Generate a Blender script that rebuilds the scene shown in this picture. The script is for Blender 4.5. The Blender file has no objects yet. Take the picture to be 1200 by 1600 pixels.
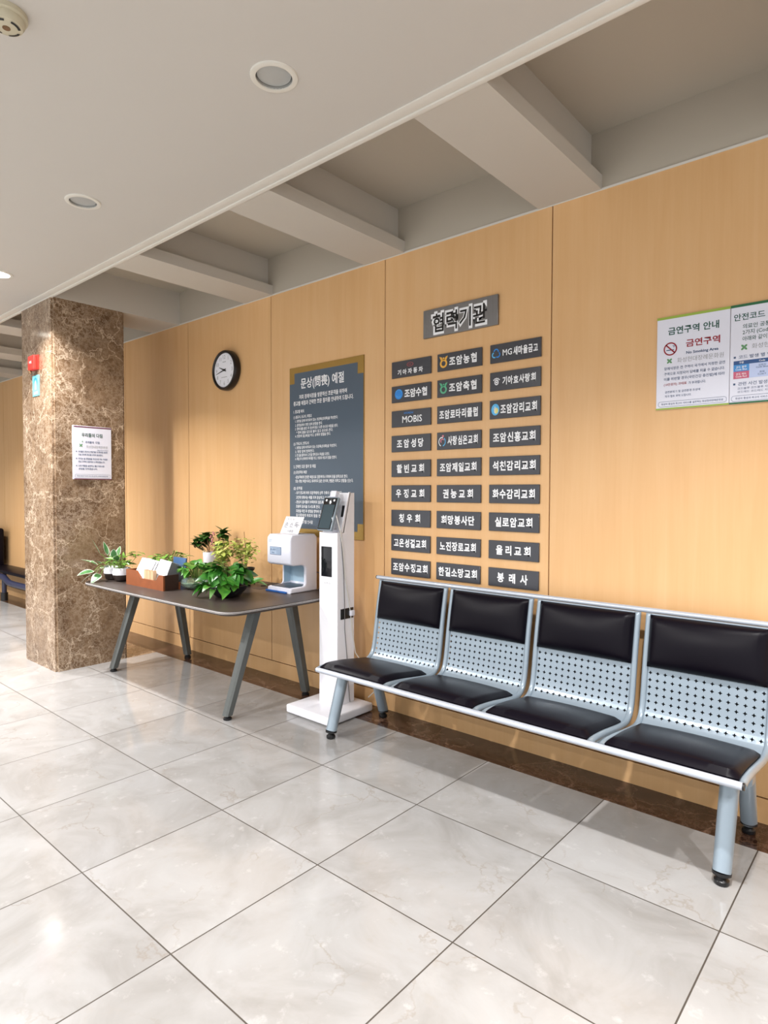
import bpy, bmesh, math, random
from mathutils import Vector, Matrix

SC = bpy.context.scene
COL = SC.collection
rnd = random.Random(7)
PI = math.pi

# ------------------------------------------------------------------ camera
cam = bpy.data.cameras.new('camera')
cam.sensor_fit = 'HORIZONTAL'
cam.sensor_width = 36.0
cam.lens = 976.37 / 1200.0 * 36.0
cam.clip_start = 0.05
camo = bpy.data.objects.new('camera', cam)
COL.objects.link(camo)
_y, _p, _r = [math.radians(a) for a in (-41.003, -1.817, 0.178)]
fw = Vector((math.sin(_y) * math.cos(_p), math.cos(_y) * math.cos(_p), math.sin(_p)))
r0 = Vector((math.cos(_y), -math.sin(_y), 0)); u0 = r0.cross(fw)
rr = math.cos(_r) * r0 + math.sin(_r) * u0
uu = -math.sin(_r) * r0 + math.cos(_r) * u0
M = Matrix((rr, uu, -fw)).transposed().to_4x4()
M.translation = Vector((4.05912, -2.95680, 1.36860))
camo.matrix_world = M
SC.camera = camo

# ------------------------------------------------------------------ light
SC.view_settings.view_transform = 'Standard'
SC.view_settings.look = 'None'
SC.view_settings.gamma = 1.0
SC.view_settings.use_curve_mapping = False
SC.view_settings.exposure = 1.38
w = bpy.data.worlds.new('world'); SC.world = w; w.use_nodes = True
bg = w.node_tree.nodes['Background']
bg.inputs[0].default_value = (0.96, 0.97, 0.97, 1)
bg.inputs[1].default_value = 0.60

LAMP_POWER = 20.0
LAMP_COLOR = (1.0, 0.982, 0.975)

# ------------------------------------------------------------------ materials
MATS = {}


def new_mat(name):
    m = bpy.data.materials.new(name); m.use_nodes = True
    MATS[name] = m
    return m, m.node_tree.nodes, m.node_tree.links, m.node_tree.nodes['Principled BSDF']


def pbr(name, col, rough=0.5, metal=0.0, spec=0.5, noise=0.0, scale=20.0, coat=0.0, emit=None, trans=0.0, ior=1.45, bump=0.0):
    m, N, L, b = new_mat(name)
    b.inputs['Base Color'].default_value = (*col, 1)
    b.inputs['Roughness'].default_value = rough
    b.inputs['Metallic'].default_value = metal
    b.inputs['Specular IOR Level'].default_value = spec
    b.inputs['Coat Weight'].default_value = coat
    b.inputs['Coat Roughness'].default_value = 0.08
    b.inputs['Transmission Weight'].default_value = trans
    b.inputs['IOR'].default_value = ior
    if emit:
        b.inputs['Emission Color'].default_value = (*emit[0], 1)
        b.inputs['Emission Strength'].default_value = emit[1]
    if noise or bump:
        tc = N.new('ShaderNodeTexCoord'); n = N.new('ShaderNodeTexNoise')
        n.inputs['Scale'].default_value = scale; n.inputs['Detail'].default_value = 4
        L.new(tc.outputs['Object'], n.inputs['Vector'])
        if noise:
            mx = N.new('ShaderNodeMix'); mx.data_type = 'RGBA'
            L.new(n.outputs['Fac'], mx.inputs['Factor'])
            mx.inputs[6].default_value = (*[c * (1 - noise) for c in col], 1)
            mx.inputs[7].default_value = (*[min(1, c * (1 + noise)) for c in col], 1)
            L.new(mx.outputs[2], b.inputs['Base Color'])
        if bump:
            bp = N.new('ShaderNodeBump'); bp.inputs['Strength'].default_value = bump; bp.inputs['Distance'].default_value = 0.002
            L.new(n.outputs['Fac'], bp.inputs['Height']); L.new(bp.outputs['Normal'], b.inputs['Normal'])
    return m


def nmath(N, L, op, a, b=None, c=None):
    n = N.new('ShaderNodeMath'); n.operation = op
    for i, v in enumerate((a, b, c)):
        if v is None: continue
        if isinstance(v, (int, float)): n.inputs[i].default_value = v
        else: L.new(v, n.inputs[i])
    return n.outputs[0]


def nmix(N, L, f, a, b):
    n = N.new('ShaderNodeMix'); n.data_type = 'RGBA'
    if isinstance(f, (int, float)): n.inputs[0].default_value = f
    else: L.new(f, n.inputs[0])
    for i, v in ((6, a), (7, b)):
        if isinstance(v, tuple): n.inputs[i].default_value = (*v, 1)
        else: L.new(v, n.inputs[i])
    return n.outputs[2]


def nramp(N, L, f, stops):
    n = N.new('ShaderNodeValToRGB')
    while len(n.color_ramp.elements) < len(stops): n.color_ramp.elements.new(0.5)
    for e, (p, v) in zip(n.color_ramp.elements, stops):
        e.position = p; e.color = (v, v, v, 1) if isinstance(v, (int, float)) else (*v, 1)
    L.new(f, n.inputs[0])
    return n.outputs[0]


def ncoord(N, L, scale=(1, 1, 1)):
    tc = N.new('ShaderNodeTexCoord'); mp = N.new('ShaderNodeMapping')
    mp.inputs['Scale'].default_value = scale
    L.new(tc.outputs['Object'], mp.inputs['Vector'])
    return mp.outputs['Vector']


def nnoise(N, L, vec, scale, detail=4, rough=0.5, dist=0.0):
    n = N.new('ShaderNodeTexNoise')
    n.inputs['Scale'].default_value = scale; n.inputs['Detail'].default_value = detail
    n.inputs['Roughness'].default_value = rough; n.inputs['Distortion'].default_value = dist
    L.new(vec, n.inputs['Vector'])
    return n


def nvein(N, L, vec, scale, width, dist):
    """thin crooked vein lines: distance to the edges of distorted voronoi cells"""
    nz = nnoise(N, L, vec, scale * 1.7, 5, 0.6)
    sub = N.new('ShaderNodeVectorMath'); sub.operation = 'SUBTRACT'; sub.inputs[1].default_value = (.5, .5, .5)
    L.new(nz.outputs['Color'], sub.inputs[0])
    sc = N.new('ShaderNodeVectorMath'); sc.operation = 'SCALE'; sc.inputs['Scale'].default_value = dist
    L.new(sub.outputs[0], sc.inputs[0])
    ad = N.new('ShaderNodeVectorMath'); ad.operation = 'ADD'
    L.new(vec, ad.inputs[0]); L.new(sc.outputs[0], ad.inputs[1])
    v = N.new('ShaderNodeTexVoronoi'); v.feature = 'DISTANCE_TO_EDGE'; v.inputs['Scale'].default_value = scale
    L.new(ad.outputs[0], v.inputs['Vector'])
    return nramp(N, L, v.outputs['Distance'], [(0.0, 1.0), (width, 0.0)])


# wood veneer wall
m, N, L, b = new_mat('maple_veneer')
v1 = ncoord(N, L, (9, 9, 0.55)); v2 = ncoord(N, L, (55, 55, 1.4)); v3 = ncoord(N, L, (1.1, 1.1, 0.8))
g1 = nnoise(N, L, v1, 1.6, 5, 0.6, 0.6); g2 = nnoise(N, L, v2, 2.0, 3, 0.6); g3 = nnoise(N, L, v3, 1.3, 3)
f = nmath(N, L, 'MULTIPLY_ADD', g1.outputs['Fac'], 0.55, nmath(N, L, 'MULTIPLY', g2.outputs['Fac'], 0.16))
f = nmath(N, L, 'ADD', f, nmath(N, L, 'MULTIPLY', g3.outputs['Fac'], 0.34))
c = nramp(N, L, f, [(0.30, (0.640, 0.365, 0.160)), (0.55, (0.690, 0.420, 0.200)), (0.75, (0.725, 0.462, 0.238))])
L.new(c, b.inputs['Base Color'])
b.inputs['Roughness'].default_value = 0.33
b.inputs['Specular IOR Level'].default_value = 0.4

# polished cream marble floor in 60 cm tiles
m, N, L, b = new_mat('cream_marble_tiles')
tc = N.new('ShaderNodeTexCoord'); sp = N.new('ShaderNodeSeparateXYZ'); L.new(tc.outputs['Object'], sp.inputs[0])
tx = nmath(N, L, 'DIVIDE', nmath(N, L, 'ADD', sp.outputs[0], 60.0), 0.6)
ty = nmath(N, L, 'DIVIDE', nmath(N, L, 'ADD', sp.outputs[1], 0.8246 + 59.0), 0.59)
fx = nmath(N, L, 'FRACT', tx); fy = nmath(N, L, 'FRACT', ty)
dx = nmath(N, L, 'MINIMUM', fx, nmath(N, L, 'SUBTRACT', 1.0, fx))
dy = nmath(N, L, 'MINIMUM', fy, nmath(N, L, 'SUBTRACT', 1.0, fy))
dd = nmath(N, L, 'MINIMUM', dx, dy)
grout = nmath(N, L, 'LESS_THAN', dd, 0.0040)
cmb = N.new('ShaderNodeCombineXYZ'); L.new(nmath(N, L, 'FLOOR', tx), cmb.inputs[0]); L.new(nmath(N, L, 'FLOOR', ty), cmb.inputs[1])
wn = N.new('ShaderNodeTexWhiteNoise'); L.new(cmb.outputs[0], wn.inputs['Vector'])
off = N.new('ShaderNodeVectorMath'); off.operation = 'SCALE'; off.inputs['Scale'].default_value = 30
L.new(wn.outputs['Color'], off.inputs[0])
ad = N.new('ShaderNodeVectorMath'); ad.operation = 'ADD'; L.new(tc.outputs['Object'], ad.inputs[0]); L.new(off.outputs[0], ad.inputs[1])
P = ad.outputs[0]
n1 = nnoise(N, L, P, 3.2, 6, 0.6, 0.8); n2 = nnoise(N, L, P, 16, 5, 0.65)
base = nramp(N, L, n1.outputs['Fac'], [(0.30, (0.240, 0.230, 0.218)), (0.52, (0.295, 0.288, 0.280)), (0.72, (0.325, 0.321, 0.317))])
base = nmix(N, L, nramp(N, L, n2.outputs['Fac'], [(0.60, 0.0), (0.78, 0.32)]), base, (0.56, 0.555, 0.545))
base = nmix(N, L, nmath(N, L, 'MULTIPLY', nramp(N, L, n2.outputs['Fac'], [(0.28, 1.0), (0.40, 0.0)]), 0.3), base, (0.27, 0.245, 0.215))
vein = nvein(N, L, P, 2.6, 0.016, 0.35)
vmask = nramp(N, L, nnoise(N, L, P, 4.5, 2).outputs['Fac'], [(0.48, 0.0), (0.62, 1.0)])
base = nmix(N, L, nmath(N, L, 'MULTIPLY', nmath(N, L, 'MULTIPLY', vein, vmask), 0.5), base, (0.21, 0.175, 0.14))
br = nmath(N, L, 'MULTIPLY_ADD', wn.outputs['Value'], 0.14, 0.92)
hs = N.new('ShaderNodeHueSaturation'); L.new(base, hs.inputs['Color']); L.new(br, hs.inputs['Value'])
base = nmix(N, L, grout, hs.outputs[0], (0.055, 0.045, 0.036))
L.new(base, b.inputs['Base Color'])
L.new(nmath(N, L, 'MULTIPLY_ADD', grout, 0.5, 0.11), b.inputs['Roughness'])
b.inputs['Specular IOR Level'].default_value = 0.42


def emperador(name, dark, mid, light, rough, s=1.0, amount=0.75):
    m, N, L, b = new_mat(name)
    v = ncoord(N, L)
    n1 = nnoise(N, L, v, 5 * s, 6, 0.65, 1.2)
    c = nramp(N, L, n1.outputs['Fac'], [(0.38, dark), (0.54, mid), (0.8, mid)])
    va = nvein(N, L, v, 9 * s, 0.05, 0.22); vb = nvein(N, L, v, 22 * s, 0.09, 0.10); vc = nvein(N, L, v, 3.0 * s, 0.02, 0.4)
    mk = nramp(N, L, nnoise(N, L, v, 2.6 * s, 3).outputs['Fac'], [(0.28, 0.25), (0.58, 1.0)])
    vs = nmath(N, L, 'MAXIMUM', nmath(N, L, 'MULTIPLY', va, 0.75), nmath(N, L, 'MULTIPLY', vb, 0.75))
    c = nmix(N, L, nmath(N, L, 'MULTIPLY', nmath(N, L, 'MULTIPLY', vs, mk), amount), c, light)
    c = nmix(N, L, nmath(N, L, 'MULTIPLY', vc, amount), c, tuple(min(1, x * 1.15) for x in light))
    L.new(c, b.inputs['Base Color']); b.inputs['Roughness'].default_value = rough
    return m


emperador('brown_marble', (0.125, 0.072, 0.038), (0.205, 0.130, 0.076), (0.52, 0.41, 0.305), 0.15, 1.05, 0.85)
emperador('dark_marble', (0.022, 0.010, 0.006), (0.050, 0.022, 0.013), (0.26, 0.16, 0.11), 0.12, 0.8, 0.35)

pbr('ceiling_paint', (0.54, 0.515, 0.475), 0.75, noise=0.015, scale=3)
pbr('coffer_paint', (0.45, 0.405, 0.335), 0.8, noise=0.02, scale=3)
pbr('beam_paint', (0.53, 0.495, 0.44), 0.8, noise=0.02, scale=3)
pbr('white_trim', (0.66, 0.635, 0.58), 0.5, noise=0.02, scale=8)
pbr('dark_gap', (0.055, 0.025, 0.012), 0.8, noise=0.1)
pbr('side_paint', (0.62, 0.60, 0.55), 0.7, noise=0.03)
pbr('metal_silver', (0.265, 0.325, 0.380), 0.30, metal=0.25, noise=0.02, scale=60, coat=0.25)
pbr('metal_rail', (0.46, 0.50, 0.57), 0.24, metal=0.3, noise=0.02, scale=60, coat=0.25)
pbr('black_leather', (0.0040, 0.0030, 0.0060), 0.36, spec=0.13, bump=0.05, scale=260)
pbr('black_plastic', (0.010, 0.010, 0.011), 0.35, noise=0.1)
pbr('hole_shade', (0.012, 0.014, 0.018), 0.8, noise=0.1)
pbr('table_laminate', (0.062, 0.047, 0.040), 0.38, noise=0.22, scale=35)
pbr('table_edge_dark', (0.045, 0.036, 0.032), 0.5, noise=0.1)
pbr('table_edge_light', (0.55, 0.53, 0.52), 0.4, noise=0.03)
pbr('grey_steel', (0.105, 0.112, 0.108), 0.38, metal=0.35, noise=0.05, scale=30)
pbr('white_plastic', (0.73, 0.74, 0.83), 0.30, noise=0.01, scale=30)
pbr('kiosk_white', (0.80, 0.80, 0.85), 0.28, noise=0.01, scale=30)
pbr('soft_blue_plastic', (0.42, 0.58, 0.70), 0.35, noise=0.03)
pbr('tray_dark', (0.055, 0.075, 0.100), 0.4, noise=0.05)
pbr('blue_mat', (0.02, 0.12, 0.42), 0.5, noise=0.1)
pbr('label_blue', (0.36, 0.45, 0.58), 0.4, noise=0.03)
pbr('ink_blue', (0.06, 0.10, 0.20), 0.6, noise=0.02)
pbr('ink_grey', (0.16, 0.16, 0.19), 0.6, noise=0.02)
pbr('ink_pale', (0.30, 0.31, 0.32), 0.6, noise=0.02)
pbr('ink_black', (0.012, 0.014, 0.014), 0.6, noise=0.02)
pbr('ink_green', (0.015, 0.085, 0.065), 0.6, noise=0.02)
pbr('ink_red', (0.30, 0.012, 0.025), 0.6, noise=0.02)
pbr('letter_white', (0.86, 0.87, 0.90), 0.45, noise=0.01)
pbr('letter_black', (0.008, 0.007, 0.007), 0.3, noise=0.02)
pbr('paper', (0.80, 0.80, 0.83), 0.6, noise=0.01, scale=10)
pbr('notice_white', (0.72, 0.73, 0.83), 0.35, noise=0.01, scale=10)
pbr('lime_bar', (0.30, 0.42, 0.06), 0.5, noise=0.03)
pbr('green_bar', (0.02, 0.13, 0.05), 0.5, noise=0.03)
pbr('maroon_bar', (0.13, 0.025, 0.06), 0.5, noise=0.03)
pbr('table_navy', (0.03, 0.085, 0.24), 0.5, noise=0.02)
pbr('cell_blue', (0.06, 0.27, 0.62), 0.5, noise=0.02)
pbr('cell_pink', (0.55, 0.11, 0.19), 0.5, noise=0.02)
pbr('cell_pale', (0.50, 0.58, 0.82), 0.5, noise=0.02)
pbr('logo_green', (0.12, 0.30, 0.14), 0.5, noise=0.05)
pbr('plate_dark', (0.052, 0.054, 0.064), 0.22, spec=0.5, noise=0.08, scale=6)
pbr('poster_blue', (0.075, 0.105, 0.145), 0.16, spec=0.5, noise=0.05, scale=3)
pbr('poster_gold', (0.37, 0.225, 0.055), 0.24, metal=0.55, noise=0.06, scale=8)
pbr('emblem_gold', (0.80, 0.42, 0.06), 0.4, noise=0.05)
pbr('emblem_green', (0.10, 0.42, 0.24), 0.4, noise=0.05)
pbr('emblem_blue', (0.02, 0.22, 0.66), 0.4, noise=0.05)
pbr('emblem_sky', (0.10, 0.45, 0.80), 0.4, noise=0.05)
pbr('emblem_pink', (0.62, 0.20, 0.25), 0.4, noise=0.05)
pbr('emblem_red', (0.33, 0.05, 0.06), 0.4, noise=0.05)
pbr('emblem_yellow', (0.75, 0.68, 0.22), 0.4, noise=0.05)
pbr('glass_black', (0.010, 0.011, 0.014), 0.08, noise=0.05)
pbr('screen_glass', (0.045, 0.070, 0.085), 0.06, noise=0.1, scale=6)
pbr('alarm_red', (0.68, 0.035, 0.025), 0.35, noise=0.04)
pbr('sign_cyan', (0.17, 0.62, 0.80), 0.45, noise=0.04)
pbr('detector_cream', (0.50, 0.46, 0.34), 0.5, noise=0.03)
pbr('lamp_ring', (0.66, 0.64, 0.58), 0.4, noise=0.02)
pbr('lamp_reflector', (0.42, 0.42, 0.40), 0.2, metal=0.4, noise=0.04)
pbr('lamp_frost', (0.40, 0.41, 0.40), 0.35, noise=0.06, scale=12)
pbr('lamp_lit', (1, 1, 1), 0.5, emit=((1.0, 0.95, 0.9), 22.0))
pbr('clock_black', (0.012, 0.008, 0.008), 0.3, noise=0.1)
pbr('clock_face', (0.80, 0.81, 0.88), 0.5, noise=0.01)
pbr('brown_wood', (0.235, 0.068, 0.022), 0.35, noise=0.25, scale=18)
pbr('dark_wood', (0.040, 0.018, 0.012), 0.4, noise=0.2, scale=18)
pbr('olive_box', (0.30, 0.20, 0.075), 0.5, noise=0.15, scale=25)
pbr('kraft', (0.62, 0.40, 0.24), 0.7, noise=0.08)
pbr('booklet_grey', (0.17, 0.175, 0.19), 0.6, noise=0.1, scale=40)
pbr('booklet_blue', (0.04, 0.10, 0.22), 0.5, noise=0.1)
pbr('pot_white', (0.78, 0.78, 0.84), 0.35, noise=0.02)
pbr('pot_brown', (0.030, 0.020, 0.018), 0.3, noise=0.2)
pbr('pot_black', (0.014, 0.014, 0.016), 0.4, noise=0.2)
pbr('soil', (0.045, 0.028, 0.018), 0.95, noise=0.4, scale=120, bump=0.6)
pbr('stem_green', (0.16, 0.24, 0.05), 0.6, noise=0.15)
pbr('stem_brown', (0.16, 0.085, 0.035), 0.7, noise=0.2)
pbr('pink_bud', (0.62, 0.25, 0.26), 0.6, noise=0.15)
pbr('stone_beige', (0.48, 0.36, 0.20), 0.6, noise=0.2, scale=40)
pbr('cord_grey', (0.17, 0.16, 0.16), 0.5, noise=0.05)
pbr('cord_white', (0.62, 0.60, 0.56), 0.5, noise=0.03)
pbr('cord_brown', (0.06, 0.04, 0.03), 0.5, noise=0.05)
pbr('navy_metal', (0.022, 0.026, 0.060), 0.28, noise=0.05, coat=0.3)
# bowl glass
pbr('bowl_glass', (0.80, 0.95, 0.88), 0.03, trans=0.92, ior=1.35, noise=0.01)
pbr('bowl_water', (0.16, 0.22, 0.10), 0.08, noise=0.5, scale=30)

# brushed metal of the heading plate
m, N, L, b = new_mat('brushed_steel')
v = ncoord(N, L, (400, 1, 4)); n = nnoise(N, L, v, 1.0, 3)
L.new(nmix(N, L, n.outputs['Fac'], (0.20, 0.195, 0.20), (0.30, 0.30, 0.305)), b.inputs['Base Color'])
b.inputs['Metallic'].default_value = 0.8; b.inputs['Roughness'].default_value = 0.32


def leaf_mat(name, dark, light, edge=None, spread=0.5, rough=0.33):
    """leaf pigment: mottled greens by noise, a paler margin where the species has one (attribute 'edge' = 1 on the margin)"""
    m, N, L, b = new_mat(name)
    v = ncoord(N, L); n = nnoise(N, L, v, 22, 3)
    c = nmix(N, L, nramp(N, L, n.outputs['Fac'], [(0.35, 0.0), (0.65, 1.0)]), dark, light)
    at = N.new('ShaderNodeAttribute'); at.attribute_name = 'edge'
    if edge:
        c = nmix(N, L, nramp(N, L, at.outputs['Fac'], [(spread, 0.0), (min(1, spread + 0.15), 1.0)]), c, edge)
    L.new(c, b.inputs['Base Color'])
    b.inputs['Roughness'].default_value = rough
    b.inputs['Subsurface Weight'].default_value = 0.0
    return m


leaf_mat('leaf_pothos', (0.012, 0.085, 0.010), (0.040, 0.19, 0.018))
leaf_mat('leaf_pothos_light', (0.030, 0.15, 0.016), (0.10, 0.29, 0.035))
leaf_mat('leaf_dark', (0.012, 0.050, 0.010), (0.050, 0.125, 0.020))
leaf_mat('leaf_yellow', (0.34, 0.44, 0.06), (0.62, 0.64, 0.20))
leaf_mat('leaf_light', (0.12, 0.30, 0.04), (0.24, 0.42, 0.08))
leaf_mat('leaf_variegated', (0.030, 0.115, 0.035), (0.10, 0.24, 0.08), (0.70, 0.72, 0.60), 0.72)
leaf_mat('leaf_jade', (0.045, 0.15, 0.012), (0.14, 0.27, 0.03))


# ------------------------------------------------------------------ mesh building
class MB:
    """collects geometry that becomes ONE mesh object"""

    def __init__(s):
        s.v = []; s.f = []; s.m = []; s.sm = []; s.e = []

    def add(s, verts, faces, mi=0, smooth=False, edge=None):
        o = len(s.v)
        s.v += [tuple(p) for p in verts]
        s.e += edge if edge else [0.0] * len(verts)
        for f in faces:
            s.f.append([i + o for i in f]); s.m.append(mi); s.sm.append(smooth)

    def box(s, x0, x1, y0, y1, z0, z1, mi=0, bev=0.0, seg=2):
        if bev <= 0:
            V = [(x, y, z) for x in (x0, x1) for y in (y0, y1) for z in (z0, z1)]
            s.add(V, [(0, 1, 3, 2), (4, 6, 7, 5), (0, 4, 5, 1), (2, 3, 7, 6), (0, 2, 6, 4), (1, 5, 7, 3)], mi)
            return
        bm = bmesh.new()
        bmesh.ops.create_cube(bm, size=1)
        for q in bm.verts:
            q.co = Vector(((x0 + x1) / 2 + q.co.x * (x1 - x0), (y0 + y1) / 2 + q.co.y * (y1 - y0), (z0 + z1) / 2 + q.co.z * (z1 - z0)))
        bmesh.ops.bevel(bm, geom=bm.edges[:], offset=bev, segments=seg, profile=0.5, affect='EDGES')
        s.frombm(bm, mi, True)

    def frombm(s, bm, mi=0, smooth=False, M=None):
        bm.verts.ensure_lookup_table(); bm.verts.index_update()
        s.add([(M @ q.co) if M else q.co for q in bm.verts], [[q.index for q in f.verts] for f in bm.faces], mi, smooth)
        bm.free()

    def prism(s, poly, axis, a, b, mi=0, smooth=False):
        """extrude a 2-D polygon along an axis from a to b"""
        n = len(poly)
        def mk(p, t):
            return {'x': (t, p[0], p[1]), 'y': (p[0], t, p[1]), 'z': (p[0], p[1], t)}[axis]
        V = [mk(p, a) for p in poly] + [mk(p, b) for p in poly]
        s.add(V, [list(range(n))[::-1], list(range(n, 2 * n))], mi)
        s.add(V, [(i, (i + 1) % n, n + (i + 1) % n, n + i) for i in range(n)], mi, smooth)

    def tube(s, pts, r, seg=12, mi=0, caps=True, flat=None):
        """sweep a circle (or ellipse when r is a pair) along a polyline; r may be a list of radii"""
        pts = [Vector(p) for p in pts]
        rad = r if isinstance(r, list) else [r] * len(pts)
        V = []; up = None
        for i, p in enumerate(pts):
            t = (pts[min(i + 1, len(pts) - 1)] - pts[max(i - 1, 0)]).normalized()
            if up is None:
                up = Vector((0, 0, 1)) if abs(t.z) < 0.9 else Vector((1, 0, 0))
            a = t.cross(up)
            a = a.normalized() if a.length > 1e-6 else t.orthogonal().normalized()
            bb = a.cross(t).normalized(); up = bb
            for k in range(seg):
                th = 2 * PI * k / seg
                V.append(p + (a * math.cos(th) + bb * math.sin(th)) * rad[i])
        F = []
        for i in range(len(pts) - 1):
            for k in range(seg):
                k2 = (k + 1) % seg
                F.append((i * seg + k, i * seg + k2, (i + 1) * seg + k2, (i + 1) * seg + k))
        s.add(V, F, mi, True)
        if caps:
            n = len(V)
            s.add(V[:seg], [list(range(seg))[::-1]], mi); s.add(V[n - seg:], [list(range(seg))], mi)

    def lathe(s, prof, c=(0, 0, 0), seg=28, mi=0, axis='z', smooth=True, caps=True):
        """revolve (radius, height) pairs; axis z or y"""
        V = []
        for r, h in prof:
            for k in range(seg):
                t = 2 * PI * k / seg
                if axis == 'z': V.append((c[0] + r * math.cos(t), c[1] + r * math.sin(t), c[2] + h))
                else: V.append((c[0] + r * math.cos(t), c[1] + h, c[2] + r * math.sin(t)))
        F = []
        for i in range(len(prof) - 1):
            for k in range(seg):
                k2 = (k + 1) % seg
                F.append((i * seg + k, i * seg + k2, (i + 1) * seg + k2, (i + 1) * seg + k))
        s.add(V, F, mi, smooth)
        for i, flip in ((0, True), (len(prof) - 1, False)):
            if caps and prof[i][0] > 0.001:
                ring = list(range(seg)); s.add(V[i * seg:(i + 1) * seg], [ring[::-1] if flip else ring], mi)

    def build(s, name, mats, parent=None, edge=False, auto=True):
        me = bpy.data.meshes.new(name)
        me.from_pydata(s.v, [], s.f)
        for mm in (mats if isinstance(mats, (list, tuple)) else [mats]): me.materials.append(MATS[mm])
        me.polygons.foreach_set('material_index', s.m)
        me.polygons.foreach_set('use_smooth', s.sm)
        if edge:
            at = me.attributes.new('edge', 'FLOAT', 'POINT'); at.data.foreach_set('value', s.e)
        me.update()
        bm = bmesh.new(); bm.from_mesh(me)
        bmesh.ops.remove_doubles(bm, verts=bm.verts[:], dist=1e-6) if not edge else None
        bmesh.ops.recalc_face_normals(bm, faces=bm.faces[:]) if (auto and not edge) else None
        bm.to_mesh(me); bm.free()
        if auto and not edge:
            try: me.set_sharp_from_angle(angle=math.radians(42))
            except Exception: pass
        o = bpy.data.objects.new(name, me); COL.objects.link(o)
        if parent: o.parent = parent
        return o


def thing(name, label, cat, loc=(0, 0, 0), rz=0.0, group=None):
    o = bpy.data.objects.new(name, None); COL.objects.link(o)
    o.empty_display_size = 0.1
    o.location = loc; o.rotation_euler = (0, 0, rz)
    return tag(o, label, cat, group)


def tag(o, label, cat, group=None):
    o['label'] = label; o['category'] = cat
    if group: o['group'] = group
    return o


def struct(o):
    o['kind'] = 'structure'
    return o


# ---- lettering: glyph outlines of Blender's own built-in font, as flat faces in the x-z plane facing -y
_tc = {}
SCRATCH = bpy.data.scenes.new('scratch')
CU = bpy.data.curves.new('t', 'FONT'); CU.size = 1; CU.resolution_u = 2
CO = bpy.data.objects.new('t', CU); SCRATCH.collection.objects.link(CO)


def glyphs(body, bold):
    k = (body, bold)
    if k in _tc: return _tc[k]
    CU.body = body; CU.offset = bold
    SCRATCH.view_layers[0].update()
    me = bpy.data.meshes.new_from_object(CO.evaluated_get(SCRATCH.view_layers[0].depsgraph))
    V = [(q.co.x, q.co.y) for q in me.vertices]; F = [list(p.vertices) for p in me.polygons]
    bpy.data.meshes.remove(me)
    _tc[k] = (V, F)
    return _tc[k]


def letters(mb, body, cx, cz, size, y, width=None, bold=0.018, align='c', mi=0, xs=1.0):
    """write body with its ink box centred at cz (em size `size`); width = squeeze or stretch the ink to this width"""
    V, F = glyphs(body, bold)
    if not V: return
    x0 = min(p[0] for p in V); x1 = max(p[0] for p in V); z0 = min(p[1] for p in V); z1 = max(p[1] for p in V)
    sx = size * xs if width is None else width / (x1 - x0)
    ox = {'c': (x0 + x1) / 2, 'l': x0, 'r': x1}[align]
    zc = (z0 + z1) / 2
    mb.add([(cx + (p[0] - ox) * sx, y, cz + (p[1] - zc) * size) for p in V], F, mi)


def rect(mb, x0, x1, z0, z1, y, mi=0):
    mb.add([(x0, y, z0), (x1, y, z0), (x1, y, z1), (x0, y, z1)], [(0, 1, 2, 3)], mi)


def ring2(mb, cx, cz, ro, ri, y, mi=0, seg=28, a0=0.0, a1=2 * PI, sx=1.0):
    V = []; F = []
    for k in range(seg + 1):
        t = a0 + (a1 - a0) * k / seg
        V += [(cx + ro * sx * math.cos(t), y, cz + ro * math.sin(t)), (cx + ri * sx * math.cos(t), y, cz + ri * math.sin(t))]
    for k in range(seg): F.append((2 * k, 2 * k + 1, 2 * k + 3, 2 * k + 2))
    mb.add(V, F, mi)


def disc2(mb, cx, cz, r, y, mi=0, seg=24, sx=1.0):
    mb.add([(cx + r * sx * math.cos(2 * PI * k / seg), y, cz + r * math.sin(2 * PI * k / seg)) for k in range(seg)], [list(range(seg))], mi)


def poly2(mb, pts, y, mi=0):
    mb.add([(p[0], y, p[1]) for p in pts], [list(range(len(pts)))], mi)


def frame2(mb, x0, x1, z0, z1, t, y, mi=0, rad=0.0):
    """outline of a (rounded) rectangle, line width t"""
    def loop(d):
        r = max(rad - d, 0.0); out = []
        a, b_, c_, d_ = x0 + d, x1 - d, z0 + d, z1 - d
        for (cx, cz, s0) in ((b_ - r, d_ - r, 0), (a + r, d_ - r, 1), (a + r, c_ + r, 2), (b_ - r, c_ + r, 3)):
            for k in range(5):
                t_ = (s0 + k / 4) * PI / 2
                out.append((cx + r * math.cos(t_), y, cz + r * math.sin(t_)))
        return out
    A = loop(0); B = loop(t); n = len(A)
    mb.add(A + B, [(i, (i + 1) % n, n + (i + 1) % n, n + i) for i in range(n)], mi)


# ------------------------------------------------------------------ room shell
CEIL = 2.82      # main ceiling
WTOP = 2.811     # top of the veneer, underside of the beams
COFF = 3.085     # ceiling inside the coffers
YED = -1.05      # edge of the main ceiling
XL, XR, YF = -11.0, 8.0, -8.0

mb = MB()
mb.box(XL, XR, YF, -0.238, -0.1, 0.0)
mb.box(XL, XR, -0.238, 0.12, -0.1, 0.0, 1)
# brown marble laid between the pillar foot and the wall strip
mb.box(-1.4625, -0.872, -0.49, -0.238, -0.05, 0.0008, 2)
struct(mb.build('floor', ['cream_marble_tiles', 'dark_marble', 'brown_marble']))

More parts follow.
